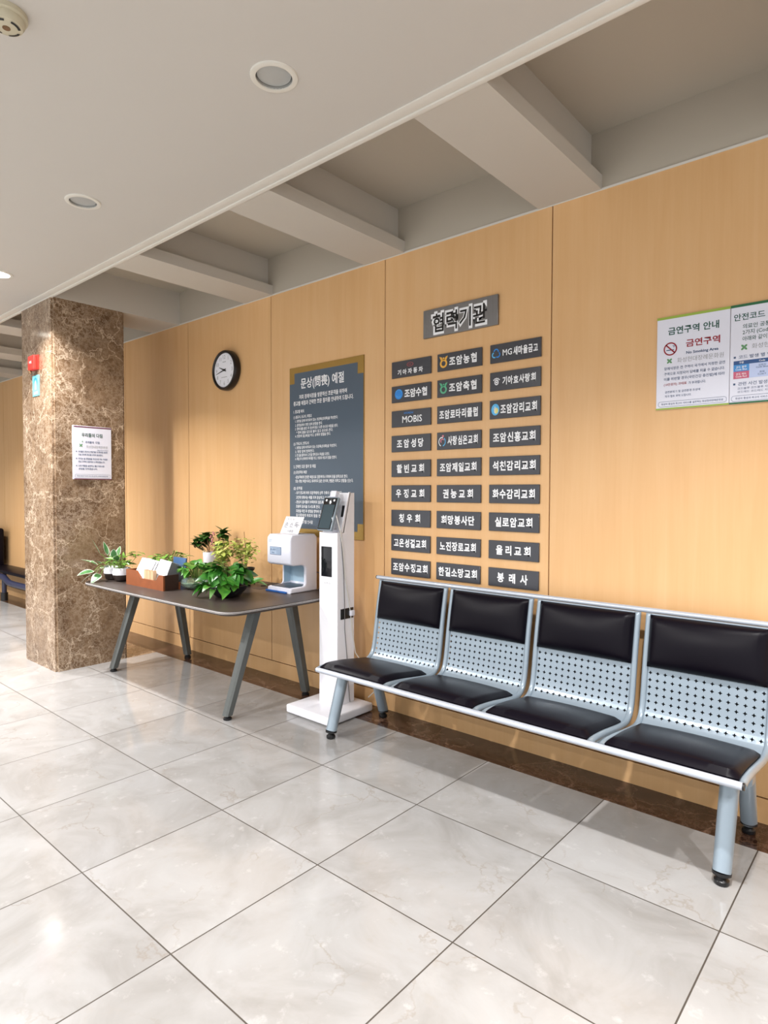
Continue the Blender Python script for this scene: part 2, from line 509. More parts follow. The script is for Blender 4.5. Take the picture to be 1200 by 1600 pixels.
# veneered wall: panels with open joints on a dark backing, a lower board under a long groove
mb = MB()
mb.box(XL, XR, 0.012, 0.12, 0.0, WTOP, 1)
seams = [-0.732 + 1.1125 * k for k in range(-10, 9)]
for a, bx_ in zip(seams[:-1], seams[1:]):
    x0 = max(XL, a + 0.003); x1 = min(XR, bx_ - 0.003)
    if x1 - x0 > 0.05: mb.box(x0, x1, 0.0, 0.03, 0.1105, WTOP, 0)
mb.box(XL, XR, 0.0, 0.03, 0.0, 0.104, 0)
struct(mb.build('wall_back', ['maple_veneer', 'dark_gap']))
# plaster above the veneer
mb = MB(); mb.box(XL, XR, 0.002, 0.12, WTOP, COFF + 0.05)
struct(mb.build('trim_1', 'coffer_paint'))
mb = MB(); mb.box(XL, XR, -0.004, 0.004, WTOP - 0.004, WTOP + 0.006)
struct(mb.build('trim_2', 'white_trim'))
mb = MB(); mb.box(XL - 0.12, XL, YF, 0.12, 0.0, COFF)
struct(mb.build('wall_left', 'side_paint'))

LIT = [(-0.66, -1.46), (3.775, -1.60)]
OFF = [(0.83, -1.55), (2.30, -1.527)]
LIT2 = [(-2.13, -1.5), (-3.6, -1.5), (-0.65, -3.6), (0.83, -3.6), (-2.2, -3.6), (5.25, -1.6), (2.3, -3.9), (3.8, -4.2), (0.8, -5.6), (-1.8, -5.6), (-4.6, -3.6)]
RL = 0.068

# main ceiling: one slab with round openings for the downlights
bm = bmesh.new()
def loop_edges(pts):
    vs = [bm.verts.new(p) for p in pts]
    return [bm.edges.new((vs[i], vs[(i + 1) % len(vs)])) for i in range(len(vs))]
E_ = loop_edges([(XL, YF, CEIL), (XR, YF, CEIL), (XR, YED, CEIL), (XL, YED, CEIL)])
for (x, y) in LIT + OFF + LIT2:
    E_ += loop_edges([(x + RL * math.cos(2 * PI * k / 32), y + RL * math.sin(2 * PI * k / 32), CEIL) for k in range(32)])
bmesh.ops.triangle_fill(bm, use_beauty=True, edges=E_, normal=(0, 0, -1))
mb = MB(); mb.frombm(bm)
mb.box(XL, XR, YF, YED, CEIL + 0.20, CEIL + 0.32)
mb.box(XL, XR, YED - 0.02, YED, CEIL, CEIL + 0.30)
struct(mb.build('ceiling', 'ceiling_paint', auto=False))
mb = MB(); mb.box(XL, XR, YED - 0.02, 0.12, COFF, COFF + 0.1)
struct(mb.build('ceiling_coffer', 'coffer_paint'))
# flat moulding along the ceiling edge
mb = MB()
mb.box(XL, XR, YED - 0.005, YED + 0.018, CEIL - 0.012, CEIL + 0.05, 0, 0.003)
mb.box(XL, XR, YED - 0.055, YED - 0.005, CEIL - 0.006, CEIL + 0.002, 0, 0.002)
struct(mb.build('trim_3', 'white_trim'))

# cross beams: a wide soffit board with a thin lip, a narrower box above it
for k in range(-7, 5):
    xr = 0.400 + 1.226 * k
    if k == 1: xr = 1.648
    if k == 2: xr = 2.856
    xl = xr - 0.325
    mb = MB()
    if k == -1:
        mb.box(-1.30, -0.862, YED + 0.018, 0.002, WTOP, COFF + 0.01)
    else:
        mb.box(xl, xr, YED + 0.018, 0.002, WTOP, WTOP + 0.070, 0)
        mb.box(xl + 0.02, xr - 0.055, YED + 0.018, 0.002, WTOP + 0.06, COFF + 0.01, 0)
    struct(mb.build('ceiling_beam', 'beam_paint'))

# marble pillar with mitred slabs and a rebated corner
mb = MB()
x0, x1, y0, y1 = -1.4625, -0.872, -1.049, -0.491
c = 0.016
mb.prism([(x0, y0), (x1 - c, y0), (x1 - c, y0 + c), (x1, y0 + c), (x1, y1 - c), (x1 - c, y1 - c), (x1 - c, y1), (x0, y1)], 'z', 0.0, CEIL + 0.01)
struct(mb.build('pillar', 'brown_marble'))

# ------------------------------------------------------------------ ceiling fittings
def downlight(x, y, lit, label, power=1.0, spread=124):
    t = thing('ceiling_downlight', label, 'ceiling light', (x, y, CEIL), 0, 'round downlights in the ceiling')
    mb = MB()
    mb.lathe([(RL - 0.004, -0.001), (RL - 0.004, -0.006), (RL + 0.006, -0.007), (RL + 0.014, -0.005), (RL + 0.016, 0.0005)], (0, 0, 0), 36, caps=False)
    mb.build('ring', 'lamp_ring', t)
    mb = MB()
    mb.lathe([(RL - 0.004, -0.002), (RL - 0.008, 0.030), (RL - 0.016, 0.060), (RL - 0.020, 0.064)], (0, 0, 0), 32, caps=False)
    mb.build('reflector', 'lamp_reflector', t)
    mb = MB(); zz = 0.026 if lit else 0.003
    mb.lathe([(0.0005, zz), (0.035, zz), (RL - 0.0085, zz + 0.002), (RL - 0.0085, zz + 0.010), (0.0005, zz + 0.010)], (0, 0, 0), 32)
    mb.build('diffuser', 'lamp_lit' if lit else 'lamp_frost', t)
    if lit:
        ld = bpy.data.lights.new('lamp', 'AREA'); ld.shape = 'DISK'; ld.size = 0.100
        ld.energy = LAMP_POWER * power; ld.color = LAMP_COLOR; ld.spread = math.radians(spread)
        lo = bpy.data.objects.new('lamp', ld); COL.objects.link(lo); lo.parent = t; lo.location = (0, 0, 0.002)
    return t


downlight(*LIT[0], True, 'lit round downlight in front of the marble pillar')
downlight(*LIT[1], True, 'lit round downlight above the right end of the bench', 0.9)
downlight(*OFF[0], False, 'unlit recessed downlight nearer the marble pillar')
downlight(*OFF[1], False, 'unlit recessed downlight in mid ceiling, larger in view')
for q, wd in zip(LIT2, ('far beyond the pillar', 'second beyond the pillar', 'behind the viewer, left', 'behind the viewer, middle', 'rear row far left', 'beyond the bench right end', 'behind the viewer, right', 'behind the viewer, far right', 'last row, middle', 'last row, left', 'rear row beyond the pillar')):
    downlight(*q, True, 'lit round downlight ' + wd, 1.5 if q[1] < -3 else 0.85, 158 if q[1] < -3 else 124)

t = thing('smoke_detector', 'round cream smoke detector on the ceiling at the top left corner', 'smoke detector', (1.913, -2.245, CEIL))
mb = MB(); mb.lathe([(0.058, 0.0), (0.058, -0.014), (0.053, -0.018)], (0, 0, 0), 40); mb.build('base', 'detector_cream', t)
mb = MB()
mb.lathe([(0.050, -0.018), (0.050, -0.030), (0.044, -0.040), (0.030, -0.044), (0.0005, -0.045)], (0, 0, 0), 40); h = mb.build('sensor_head', 'detector_cream', t)
for k in range(4):
    mb = MB(); a = k * PI / 2 + 0.55
    V = []
    for j in range(9):
        q = a + (j / 8 - 0.5) * 1.05
        V += [(0.0385 * math.cos(q), 0.0385 * math.sin(q), -0.0433), (0.0315 * math.cos(q), 0.0315 * math.sin(q), -0.0448)]
    mb.add(V, [(2 * j, 2 * j + 1, 2 * j + 3, 2 * j + 2) for j in range(8)])
    mb.build('slot', 'black_plastic', h)
mb = MB(); mb.lathe([(0.011, -0.044), (0.011, -0.0462), (0.0005, -0.0462)], (0, 0, 0), 20); mb.build('lens', 'stem_brown', h)

# ------------------------------------------------------------------ clock
t = thing('wall_clock', 'round black-rimmed wall clock with a white face', 'clock', (-0.142, 0.0, 2.325))
mb = MB()
mb.lathe([(0.150, -0.0005), (0.158, -0.012), (0.157, -0.046), (0.150, -0.058), (0.142, -0.060), (0.135, -0.055), (0.132, -0.046), (0.0005, -0.046)], (0, 0, 0), 56, axis='y')
mb.build('rim', 'clock_black', t)
mb = MB(); mb.lathe([(0.1325, -0.044), (0.1325, -0.0465), (0.0005, -0.0465)], (0, 0, 0), 48, axis='y'); face = mb.build('dial', 'clock_face', t)
mb = MB()
for hnum in range(1, 13):
    a = PI / 2 - hnum * PI / 6
    letters(mb, str(hnum), 0.103 * math.cos(a), 0.103 * math.sin(a), 0.040, -0.0472, bold=0.0)
for k in range(60):
    a = k * PI / 30; c_, s_ = math.cos(a), math.sin(a); hw = 0.0009
    mb.add([(0.127 * c_ - hw * s_, -0.0472, 0.127 * s_ + hw * c_), (0.127 * c_ + hw * s_, -0.0472, 0.127 * s_ - hw * c_), (0.121 * c_ + hw * s_, -0.0472, 0.121 * s_ - hw * c_), (0.121 * c_ - hw * s_, -0.0472, 0.121 * s_ + hw * c_)], [(0, 1, 2, 3)])
rect(mb, -0.022, 0.022, 0.062, 0.067, -0.0472); rect(mb, -0.038, 0.038, -0.057, -0.053, -0.0472)
mb.build('numerals', 'ink_pale', face)
def hand(name, ang, ln, wd, y):
    mb = MB(); d = Vector((math.cos(ang), 0, math.sin(ang))); n = Vector((-d.z, 0, d.x)); P0 = Vector((0, y, 0))
    pts = [P0 - d * 0.028 + n * wd * 0.6, P0 - d * 0.028 - n * wd * 0.6, P0 - n * wd, P0 + d * ln - n * wd * 0.35, P0 + d * ln + n * wd * 0.35, P0 + n * wd]
    V = [tuple(p) for p in pts] + [(p.x, p.y - 0.0015, p.z) for p in pts]
    n_ = len(pts)
    mb.add(V, [list(range(n_))[::-1], list(range(n_, 2 * n_))] + [(i, (i + 1) % n_, n_ + (i + 1) % n_, n_ + i) for i in range(n_)])
    return mb.build(name, 'ink_black', t)
hand('hour_hand', math.radians(158), 0.068, 0.0055, -0.0485)
hand('minute_hand', math.radians(194), 0.108, 0.0042, -0.0505)
mb = MB(); mb.lathe([(0.008, -0.047), (0.008, -0.0535), (0.0005, -0.0535)], (0, 0, 0), 16, axis='y'); mb.build('hub', 'ink_black', t)

# ------------------------------------------------------------------ wall signs
def board(name, label, cat, x0, x1, z0, z1, d, mat, loc=None, rz=0, group=None):
    """a thin board hung on a wall; local origin = lower left corner, facing -y"""
    t = thing(name, label, cat, loc or (x0, 0.0, z0), rz, group)
    mb = MB(); mb.box(0, x1 - x0, -d, -0.0005, 0, z1 - z0, 0, min(0.0015, d / 3), 1)
    p = mb.build('board', mat, t)
    return t, p

# heading
t, p = board('heading_sign', 'brushed grey metal heading sign above the three columns of nameplates', 'sign', 1.802, 2.303, 2.268, 2.430, 0.015, 'brushed_steel')
mb = MB(); letters(mb, '협력기관', 0.252, 0.076, 0.128, -0.0158, width=0.390, bold=0.075); mb.build('letter_outline', 'letter_white', t)
mb = MB()
letters(mb, '협력기관', 0.252, 0.076, 0.114, -0.0168, width=0.362, bold=0.014); mb.build('lettering', 'letter_black', t)

# nameplates
ROWS = [2.114, 1.965, 1.815, 1.664, 1.512, 1.361, 1.2105, 1.0595, 0.911]
COLX = [1.556, 1.902, 2.2545]
PW, PH, PD = 0.300, 0.100, 0.010
TXT = [['기아자동차', '조암농협', 'MG새마을금고'], ['조암수협', '조암축협', '기아효사랑회'], ['MOBIS', '조암로타리클럽', '조암감리교회'],
       ['조암성당', '사랑심은교회', '조암신흥교회'], ['활빈교회', '조암제일교회', '석천감리교회'], ['우정교회', '권능교회', '화수감리교회'],
       ['청우회', '희망봉사단', '실로암교회'], ['고온성결교회', '노진장로교회', '율리교회'], ['조암수정교회', '한길소망교회', '봉래사']]
# (left, right) extents of the writing on each plate as fractions of its width
EXT = [[(.14, .82), (.28, .90), (.26, .95)], [(.35, .91), (.28, .90), (.25, .92)], [(.29, .79), (.05, .94), (.22, .95)],
       [(.14, .84), (.25, .94), (.07, .93)], [(.14, .86), (.07, .92), (.06, .94)], [(.12, .87), (.14, .85), (.07, .93)],
       [(.20, .77), (.10, .88), (.12, .89)], [(.07, .92), (.08, .92), (.15, .86)], [(.05, .96), (.05, .95), (.18, .80)]]
WHICH_ROW = ['top', 'second from top', 'third from top', 'fourth from top', 'middle (fifth)', 'sixth from top', 'third from bottom', 'second from bottom', 'bottom']
WHICH_COL = ['left', 'middle', 'right']
SPECIAL = {(0, 0): 'dark nameplate with a faint red oval over small white letters, top of the left column',
           (0, 1): 'dark nameplate with an orange-gold ring emblem, top of the middle column',
           (0, 2): 'dark nameplate with a blue looped emblem, top of the right column',
           (1, 0): 'dark nameplate with a solid blue disc emblem, second in the left column',
           (1, 1): 'dark nameplate with a green ring emblem, second in the middle column',
           (1, 2): 'dark nameplate with a small white crest, second in the right column',
           (2, 0): 'dark nameplate in Latin capitals, third in the left column',
           (2, 2): 'dark nameplate with a sky blue and yellow disc, third in the right column',
           (3, 1): 'dark nameplate with a pink and white swirl emblem, fourth in the middle column'}


def horn_ring(mb, cx, cz, s, y, mi=0):
    ring2(mb, cx, cz - 0.006 * s, 0.022 * s, 0.0125 * s, y, mi)
    for q in (-1, 1):
        poly2(mb, [(cx + q * 0.004 * s, cz + 0.014 * s), (cx + q * 0.016 * s, cz + 0.010 * s), (cx + q * 0.026 * s, cz + 0.030 * s), (cx + q * 0.012 * s, cz + 0.026 * s)], y, mi)
    poly2(mb, [(cx - 0.006 * s, cz + 0.012 * s), (cx + 0.006 * s, cz + 0.012 * s), (cx + 0.004 * s, cz + 0.024 * s), (cx - 0.004 * s, cz + 0.024 * s)], y, mi)


for r in range(9):
    for q in range(3):
        lab = SPECIAL.get((r, q), 'dark grey nameplate with white lettering, %s in the %s column' % (WHICH_ROW[r], WHICH_COL[q]))
        t, p = board('nameplate', lab, 'sign', COLX[q], COLX[q] + PW, ROWS[r] - PH / 2, ROWS[r] + PH / 2, PD, 'plate_dark', group='nameplates in three columns on the wall')
        a, e = EXT[r][q]; y = -PD - 0.0008
        em = 0.0545; cz = 0.050
        if (r, q) == (0, 0): em, cz = 0.034, 0.032
        if (r, q) == (2, 0): em, cz = 0.056, 0.044
        if (r, q) in ((0, 2), (1, 2)): em = 0.046
        mb = MB()
        s = TXT[r][q]
        if (r, q) == (2, 0):
            letters(mb, s, (a + e) / 2 * PW, cz, em, y, width=(e - a) * PW, bold=0.012)
        else:
            # letter by letter, evenly spaced like the cut letters on the plate
            if s.startswith('MG'):
                letters(mb, 'MG', a * PW, cz, em * 0.98, y, width=0.056, bold=0.014, align='l')
                s = s[2:]; a = a + 0.205
            n = len(s); cell = (e - a) * PW / n; gw = min(0.052, cell)
            if n >= 5: pitch = (e - a) * PW / n
            for i, ch in enumerate(s):
                cx = a * PW + cell * (i + 0.5) if n >= 5 else a * PW + gw * 0.45 + i * ((e - a) * PW - gw * 0.9) / (n - 1)
                letters(mb, ch, cx, cz, em, y, bold=0.032, xs=min(1.0, cell / em) * 0.99 if n >= 5 else 0.86)
        mb.build('lettering', 'letter_white', t)
        mb = MB(); ex, ez = 0.045, 0.050; mats = None
        if (r, q) == (0, 0):
            ring2(mb, 0.145, 0.072, 0.013, 0.0105, y, sx=1.9); letters(mb, 'KIA', 0.145, 0.072, 0.014, y, bold=0.01); mats = 'emblem_red'
        if (r, q) == (0, 1): horn_ring(mb, ex, ez, 1.15, y); mats = 'emblem_gold'
        if (r, q) == (1, 1): horn_ring(mb, ex, ez, 1.1, y); mats = 'emblem_green'
        if (r, q) == (0, 2):
            for k in range(3):
                a0 = PI / 2 + k * 2 * PI / 3
                ring2(mb, 0.038 + 0.011 * math.cos(a0), ez - 0.001 + 0.011 * math.sin(a0), 0.0165, 0.010, y - 0.0002 * k, k % 2, 18, a0 - 1.75, a0 + 1.45)
            mats = ['emblem_blue', 'emblem_sky']
        if (r, q) == (1, 0): disc2(mb, 0.058, ez, 0.031, y); ring2(mb, 0.058, ez, 0.027, 0.0245, y - 0.0004, 1, a0=0.3, a1=2.6); ring2(mb, 0.058, ez, 0.020, 0.0175, y - 0.0004, 1, a0=3.5, a1=5.6); mats = ['emblem_blue', 'emblem_sky']
        if (r, q) == (1, 2):
            ring2(mb, 0.042, 0.045, 0.015, 0.009, y, sx=0.85); disc2(mb, 0.042, 0.045, 0.005, y)
            for k in range(5):
                a0 = PI / 2 + (k - 2) * 0.42
                disc2(mb, 0.042 + 0.022 * math.cos(a0), 0.044 + 0.022 * math.sin(a0), 0.004, y, 0, 10)
            mats = 'letter_white'
        if (r, q) == (2, 0): letters(mb, 'HYUNDAI', 0.135, 0.082, 0.016, y, bold=0.012); mats = 'emblem_blue'
        if (r, q) == (2, 2):
            disc2(mb, 0.036, ez, 0.031, y, 0, 28, 0.8); ring2(mb, 0.041, ez - 0.006, 0.016, 0.0, y - 0.0004, 1, sx=0.8)
            rect(mb, 0.032, 0.036, 0.032, 0.066, y - 0.0008, 2); rect(mb, 0.026, 0.042, 0.052, 0.056, y - 0.0008, 2)
            mats = ['emblem_sky', 'emblem_yellow', 'letter_white']
        if (r, q) == (3, 1):
            ring2(mb, 0.036, 0.046, 0.027, 0.022, y, 0, 24, 1.2, 4.4, 0.85); ring2(mb, 0.040, 0.046, 0.027, 0.021, y, 1, 24, -1.4, 1.0, 0.85)
            disc2(mb, 0.044, 0.078, 0.007, y - 0.0003, 2, 14); ring2(mb, 0.040, 0.050, 0.014, 0.008, y - 0.0003, 2, 16, 0.5, 4.0)
            mats = ['letter_white', 'emblem_sky', 'emblem_pink']
        if mats: mb.build('emblem', mats, t)

# etiquette poster
X0, X1, Z0, Z1 = 0.594, 1.320, 1.056, 2.248
W, H = X1 - X0, Z1 - Z0
t, p = board('etiquette_poster', 'tall slate blue glossy poster with gold notched corners and white writing', 'poster', X0, X1, Z0, Z1, 0.006, 'poster_gold')
mb = MB(); a, n_, tm = 0.004, 0.055, 0.042
pts = [(a, 0.105), (n_, 0.105), (n_, tm + 0.012), (W - n_, tm + 0.012), (W - n_, 0.105), (W - a, 0.105), (W - a, H - 0.115), (W - n_, H - 0.115), (W - n_, H - tm), (n_, H - tm), (n_, H - 0.115), (a, H - 0.115)]
V = [(q[0], -0.0068, q[1]) for q in pts]
mb.add(V, [list(range(len(V)))])
mb.build('printed_panel', 'poster_blue', t)
mb = MB(); y = -0.0074
letters(mb, '문상(問喪) 예절', 0.335, H - 0.125, 0.078, y, width=0.425, bold=0.016)
letters(mb, '저희 장례식장을 방문하신 조문객을 위하여', 0.34, H - 0.212, 0.034, y, width=0.47, bold=0.016)
letters(mb, '종교별 예절과 간략한 조문 절차를 안내하여 드립니다.', 0.34, H - 0.255, 0.034, y, width=0.59, bold=0.016)
body = [(0.045, .312, .11, '1. 종교별 예식', .026), (0.045, .352, .19, '(1) 불교식, 유교식, 무종교', .024),
        (0.062, .381, .43, '1. 분향실 앞에 비치되어 있는 조문록(조위록)을 작성한다.', .022), (0.062, .408, .28, '2. 분향실에서 영정 앞에 분향을 한다.', .022),
        (0.062, .434, .43, '3. 향에 불을 붙인 후 왼손에 들고 오른 손으로 바람을 낸다.', .022), (0.075, .460, .37, '* 향에 불을 입으로 불지 않고 손으로 끈다.', .022),
        (0.062, .487, .36, '4. 영정에 절(2배)을 하고, 상제와 맞절을 한다.', .022),
        (0.045, .540, .16, '(2) 기독교식, 천주교식', .024), (0.062, .568, .42, '1. 분향실 앞에 비치되어 있는 조문록(조위록)을 작성한다.', .022),
        (0.062, .594, .20, '2. 영정 앞에 헌화한다.', .022), (0.062, .620, .35, '3. 한 걸음 물러서서 고인을 향해 잠시 묵념을 드린다.', .022),
        (0.062, .646, .42, '4. 묵념 후 상제에게 목례를 하고, 위로와 애도의 말을 전한다.', .022),
        (0.045, .700, .23, '2. 간략한 조문 절차 및 예절', .026), (0.045, .742, .14, '(1) 문상객의 복장', .024),
        (0.064, .775, .52, '•문상객에게 단정한 복장으로 검정색이나 무채색 옷을 원칙으로 한다.', .024), (0.064, .804, .57, '또는 평상 복장이라도 화려하지 않은 옷이며, 맨발은 피하고 양말을 신는다.', .024),
        (0.045, .855, .09, '(2) 상차림', .024), (0.062, .885, .47, '- 유가 종교에 따라 조문객에게 상주 가족이 상차림을 한다.', .024),
        (0.070, .918, .45, '고인에 대해서는 예를 지켜 문상하고 식사를 하도록 한다.', .024), (0.062, .950, .44, '- 문상시 음식물이 부족하지 않도록 상가에 준비한다.', .024),
        (0.070, .982, .25, '조용히 음식을 드시도록 한다.', .024), (0.070, 1.014, .36, '조문을 마친 후 영정을 향하여 인사를 드린다.', .024),
        (0.070, 1.044, .30, '유가족에게 위로의 말을 전한다.', .024), (0.045, 1.09, .20, '3. 조문시 삼가할 인사말', .026)]
for (x, dz, wd, s, em) in body:
    letters(mb, s, x, H - dz, em * 1.02, y, width=wd, bold=0.014, align='l')
mb.build('lettering', 'letter_white', t)

# notices on the right
PAPER = 'notice_white'
def hospital_mark(mb, cx, cz, s, y, mi=0, mj=0):
    for k in range(4):
        a = PI / 4 + k * PI / 2
        dx_, dz_ = 0.55 * s * math.cos(a), 0.55 * s * math.sin(a)
        pts = []
        for j in range(10):
            q = 2 * PI * j / 10
            ex_, ez_ = 0.52 * s * math.cos(q), 0.30 * s * math.sin(q)
            ca, sa = math.cos(a), math.sin(a)
            pts.append((cx + dx_ + ex_ * ca - ez_ * sa, cz + dz_ + ex_ * sa + ez_ * ca))
        poly2(mb, pts, y, mi if k % 2 else mj)

HN = 0.411
t, p = board('no_smoking_notice', 'white notice with lime green bars and a red no-smoking symbol', 'notice', 3.123, 3.418, 1.742, 1.742 + HN, 0.008, PAPER)
Wn = 0.295
mb = MB(); rect(mb, 0, Wn, HN - 0.011, HN, -0.0086); mb.build('top_bar', 'lime_bar', t)
mb = MB(); rect(mb, 0, Wn, 0, 0.007, -0.0086); mb.build('bottom_bar', 'lime_bar', t)
y = -0.0088
mb = MB()
letters(mb, '금연구역 안내', 0.150, 0.345, 0.036, y, width=0.205, bold=0.02)
mb.build('title', 'ink_green', t)
mb = MB()
letters(mb, '금연구역', 0.190, 0.282, 0.035, y, width=0.135, bold=0.022)
mb.build('red_title', 'ink_red', t)
mb = MB()
ring2(mb, 0.058, 0.267, 0.029, 0.0235, y - 0.0004, sx=0.98)
mb.add([(0.058 - 0.021, y - 0.0004, 0.267 + 0.017), (0.058 - 0.017, y - 0.0004, 0.267 + 0.021), (0.058 + 0.021, y - 0.0004, 0.267 - 0.017), (0.058 + 0.017, y - 0.0004, 0.267 - 0.021)], [(0, 1, 2, 3)])
mb.build('prohibition_symbol', 'ink_red', t)
mb = MB()
letters(mb, '(10만원의) 과태료', 0.033, 0.109, 0.0135, y, width=0.095, align='l', bold=0.008)
mb.build('red_words', 'ink_red', t)
mb = MB()
letters(mb, 'No Smoking Area', 0.188, 0.240, 0.0165, y, width=0.128, bold=0.025)
rect(mb, 0.041, 0.062, 0.260, 0.264, y); rect(mb, 0.064, 0.073, 0.260, 0.264, y)
for k in range(3): ring2(mb, 0.066 + 0.004 * k, 0.274, 0.007, 0.0055, y, 0, 10, -0.5 + 0.3 * k, 1.6 + 0.3 * k)
for s, z, wd in (('장례식장은 전 구역이 국가에서 지정한 금연', .181, .245), ('구역으로 지정되어 담배를 피울 수 없습니다.', .157, .245), ('이를 위반할 경우(국민건강 증진법)에 따라', .133, .245)):
    letters(mb, s, 0.033, z, 0.0145, y, width=wd, align='l', bold=0.012)
letters(mb, '가 부과됩니다.', 0.135, 0.109, 0.0135, y, width=0.070, align='l', bold=0.012)
letters(mb, '금연분위기 및 금연환경 조성에', 0.038, 0.077, 0.0115, y, width=0.145, align='l', bold=0.008)
letters(mb, '적극 협조 부탁 드립니다.', 0.038, 0.058, 0.0115, y, width=0.110, align='l', bold=0.008)
fb = MB(); frame2(fb, 0.010, 0.287, 0.012, 0.036, 0.0013, y, 0, 0.010)
fb.build('footer_frame', 'ink_blue', t)
letters(mb, '화성의 중심과 최고의 서비스를 실천하는 화성현대장례문화원', 0.148, 0.024, 0.010, y, width=0.250, bold=0.008)
mb.build('small_print', 'ink_blue', t)
mb = MB(); hospital_mark(mb, 0.055, 0.222 - 0.008, 0.013, y); mb.build('leaf_cross_logo', 'logo_green', t)
mb = MB(); letters(mb, '화성현대장례문화원', 0.180, 0.213, 0.024, y, width=0.185, bold=-0.004); mb.build('grey_words', 'ink_pale', t)

t, p = board('safety_code_notice', 'white notice with dark green bars and a small blue and pink table', 'notice', 3.4195, 3.7145, 1.742, 1.742 + HN, 0.008, PAPER)
mb = MB(); rect(mb, 0, Wn, HN - 0.011, HN, -0.0086); mb.build('top_bar', 'green_bar', t)
mb = MB(); rect(mb, 0, Wn, 0, 0.007, -0.0086); mb.build('bottom_bar', 'green_bar', t)
mb = MB()
letters(mb, '안전코드 분류 안내', 0.012, 0.358, 0.031, y, width=0.245, align='l', bold=0.014)
letters(mb, '의료인 공통 안전코드', 0.045, 0.318, 0.021, y, width=0.180, align='l', bold=0.006)
letters(mb, '2가지 (Code Blue, Red)는', 0.045, 0.292, 0.021, y, width=0.205, align='l', bold=0.006)
letters(mb, '아래와 같이 운영합니다.', 0.045, 0.267, 0.021, y, width=0.185, align='l', bold=0.006)
mb.build('title', 'ink_green', t)
mb = MB(); hospital_mark(mb, 0.052, 0.232, 0.014, y); mb.build('leaf_cross_logo', 'logo_green', t)
mb = MB(); letters(mb, '화성현대장례문화원', 0.080, 0.232, 0.023, y, width=0.190, align='l', bold=-0.004); mb.build('grey_words', 'ink_pale', t)
mb = MB()
for s, z in (('코드 발생 별 행동 지침', .193), ('관련 사건 발생시 연락처', .082)):
    rect(mb, 0.014, 0.022, z - 0.004, z + 0.004, y); letters(mb, s, 0.032, z, 0.0165, y, width=0.175, align='l', bold=0.006)
letters(mb, '코드블루 코드블루 지점', 0.030, 0.063, 0.0105, y, width=0.12, align='l', bold=0.0)
letters(mb, '코드레드 코드레드 지점', 0.030, 0.049, 0.0105, y, width=0.12, align='l', bold=0.0)
fb = MB(); frame2(fb, 0.008, 0.285, 0.010, 0.034, 0.0013, y, 0, 0.010)
fb.build('footer_frame', 'ink_blue', t)
letters(mb, '화성의 중심과 최고의 서비스를 실천하는 화성현대장례문화원', 0.148, 0.022, 0.010, y, width=0.250, bold=0.006)
mb.build('small_print', 'ink_blue', t)
mb = MB(); rect(mb, 0.014, 0.280, 0.162, 0.178, y, 0); rect(mb, 0.014, 0.072, 0.134, 0.162, y, 1); rect(mb, 0.014, 0.072, 0.104, 0.134, y, 2); rect(mb, 0.072, 0.280, 0.104, 0.162, y, 3)
mb.build('code_table', ['table_navy', 'cell_blue', 'cell_pink', 'cell_pale'], t)
mb = MB(); yy = y - 0.0004
for s, x, z in (('구분', .043, .170), ('Code', .118, .170), ('상황', .21, .170), ('코드 블루', .043, .152), ('Code Blue', .043, .142), ('코드 레드', .043, .123), ('Code Red', .043, .113)):
    letters(mb, s, x, z, 0.010, yy, bold=0.01)
mb.build('table_words', 'letter_white', t)
mb = MB()
for s, x, z in (('심정지', .118, .152), ('Code Blue', .118, .144), ('화재', .118, .124), ('Code F', .118, .115), ('응급 상황', .21, .148), ('화재 상황', .21, .119)):
    letters(mb, s, x, z, 0.010, yy, bold=0.004)
mb.build('table_notes', 'ink_blue', t)

# notice on the pillar (faces +x: local x runs along +y)
HP, WP = 0.412, 0.300
t, p = board('pledge_notice', 'white notice with maroon edges in a clear holder on the marble pillar', 'notice', 0, WP, 0, HP, 0.008, PAPER, loc=(-0.872, -0.912, 1.460), rz=PI / 2)
mb = MB(); rect(mb, 0.010, WP, HP - 0.012, HP - 0.003, -0.0086); mb.build('top_bar', 'maroon_bar', t)
mb = MB(); rect(mb, 0.010, WP, 0.0, 0.007, -0.0086); mb.build('bottom_bar', 'maroon_bar', t)
mb = MB(); letters(mb, '우리들의 다짐', 0.148, 0.343, 0.033, y, width=0.160, bold=0.02); mb.build('title', 'ink_green', t)
mb = MB(); hospital_mark(mb, 0.062, 0.262, 0.014, y); hospital_mark(mb, 0.074, 0.292, 0.006, y); mb.build('leaf_cross_logo', 'logo_green', t)
mb = MB()
letters(mb, '우리들의  다짐', 0.150, 0.288, 0.020, y, width=0.110, bold=0.02)
letters(mb, 'Happy Dream Culture', 0.272, 0.230, 0.011, y, width=0.085, bold=0.01, align='r')
for s, z, wd, b0 in (('우리들은 고인이신 조문객을 내가족처럼 정성껏', .214, .225, 1), ('모실 것이며 최선을 다하여 봉사한다.', .191, .190, 0), ('우리는 늘 친절함을 우선으로 하는 자세로', .160, .225, 1), ('항상 고객의 입장에서 노력하겠습니다.', .137, .205, 0), ('나의 역할을 실천하는 좋은 파트너로', .105, .200, 1), ('성심을 다하겠습니다.', .082, .145, 0)):
    letters(mb, s, 0.042, z, 0.0155, y, width=wd, align='l', bold=0.022)
    if b0: disc2(mb, 0.028, z, 0.0045, y, 0, 10)
fb = MB(); frame2(fb, 0.016, 0.288, 0.012, 0.040, 0.0014, y, 0, 0.008)
fb.build('footer_frame', 'ink_blue', t)
letters(mb, '화성의 중심과 최고의 서비스를 실천하는 화성현대장례문화원', 0.150, 0.026, 0.011, y, width=0.240, bold=0.01)
mb.build('small_print', 'ink_blue', t)
mb = MB(); letters(mb, '화성현대장례문화원', 0.185, 0.254, 0.023, y, width=0.165, bold=0.0); mb.build('grey_words', 'ink_pale', t)

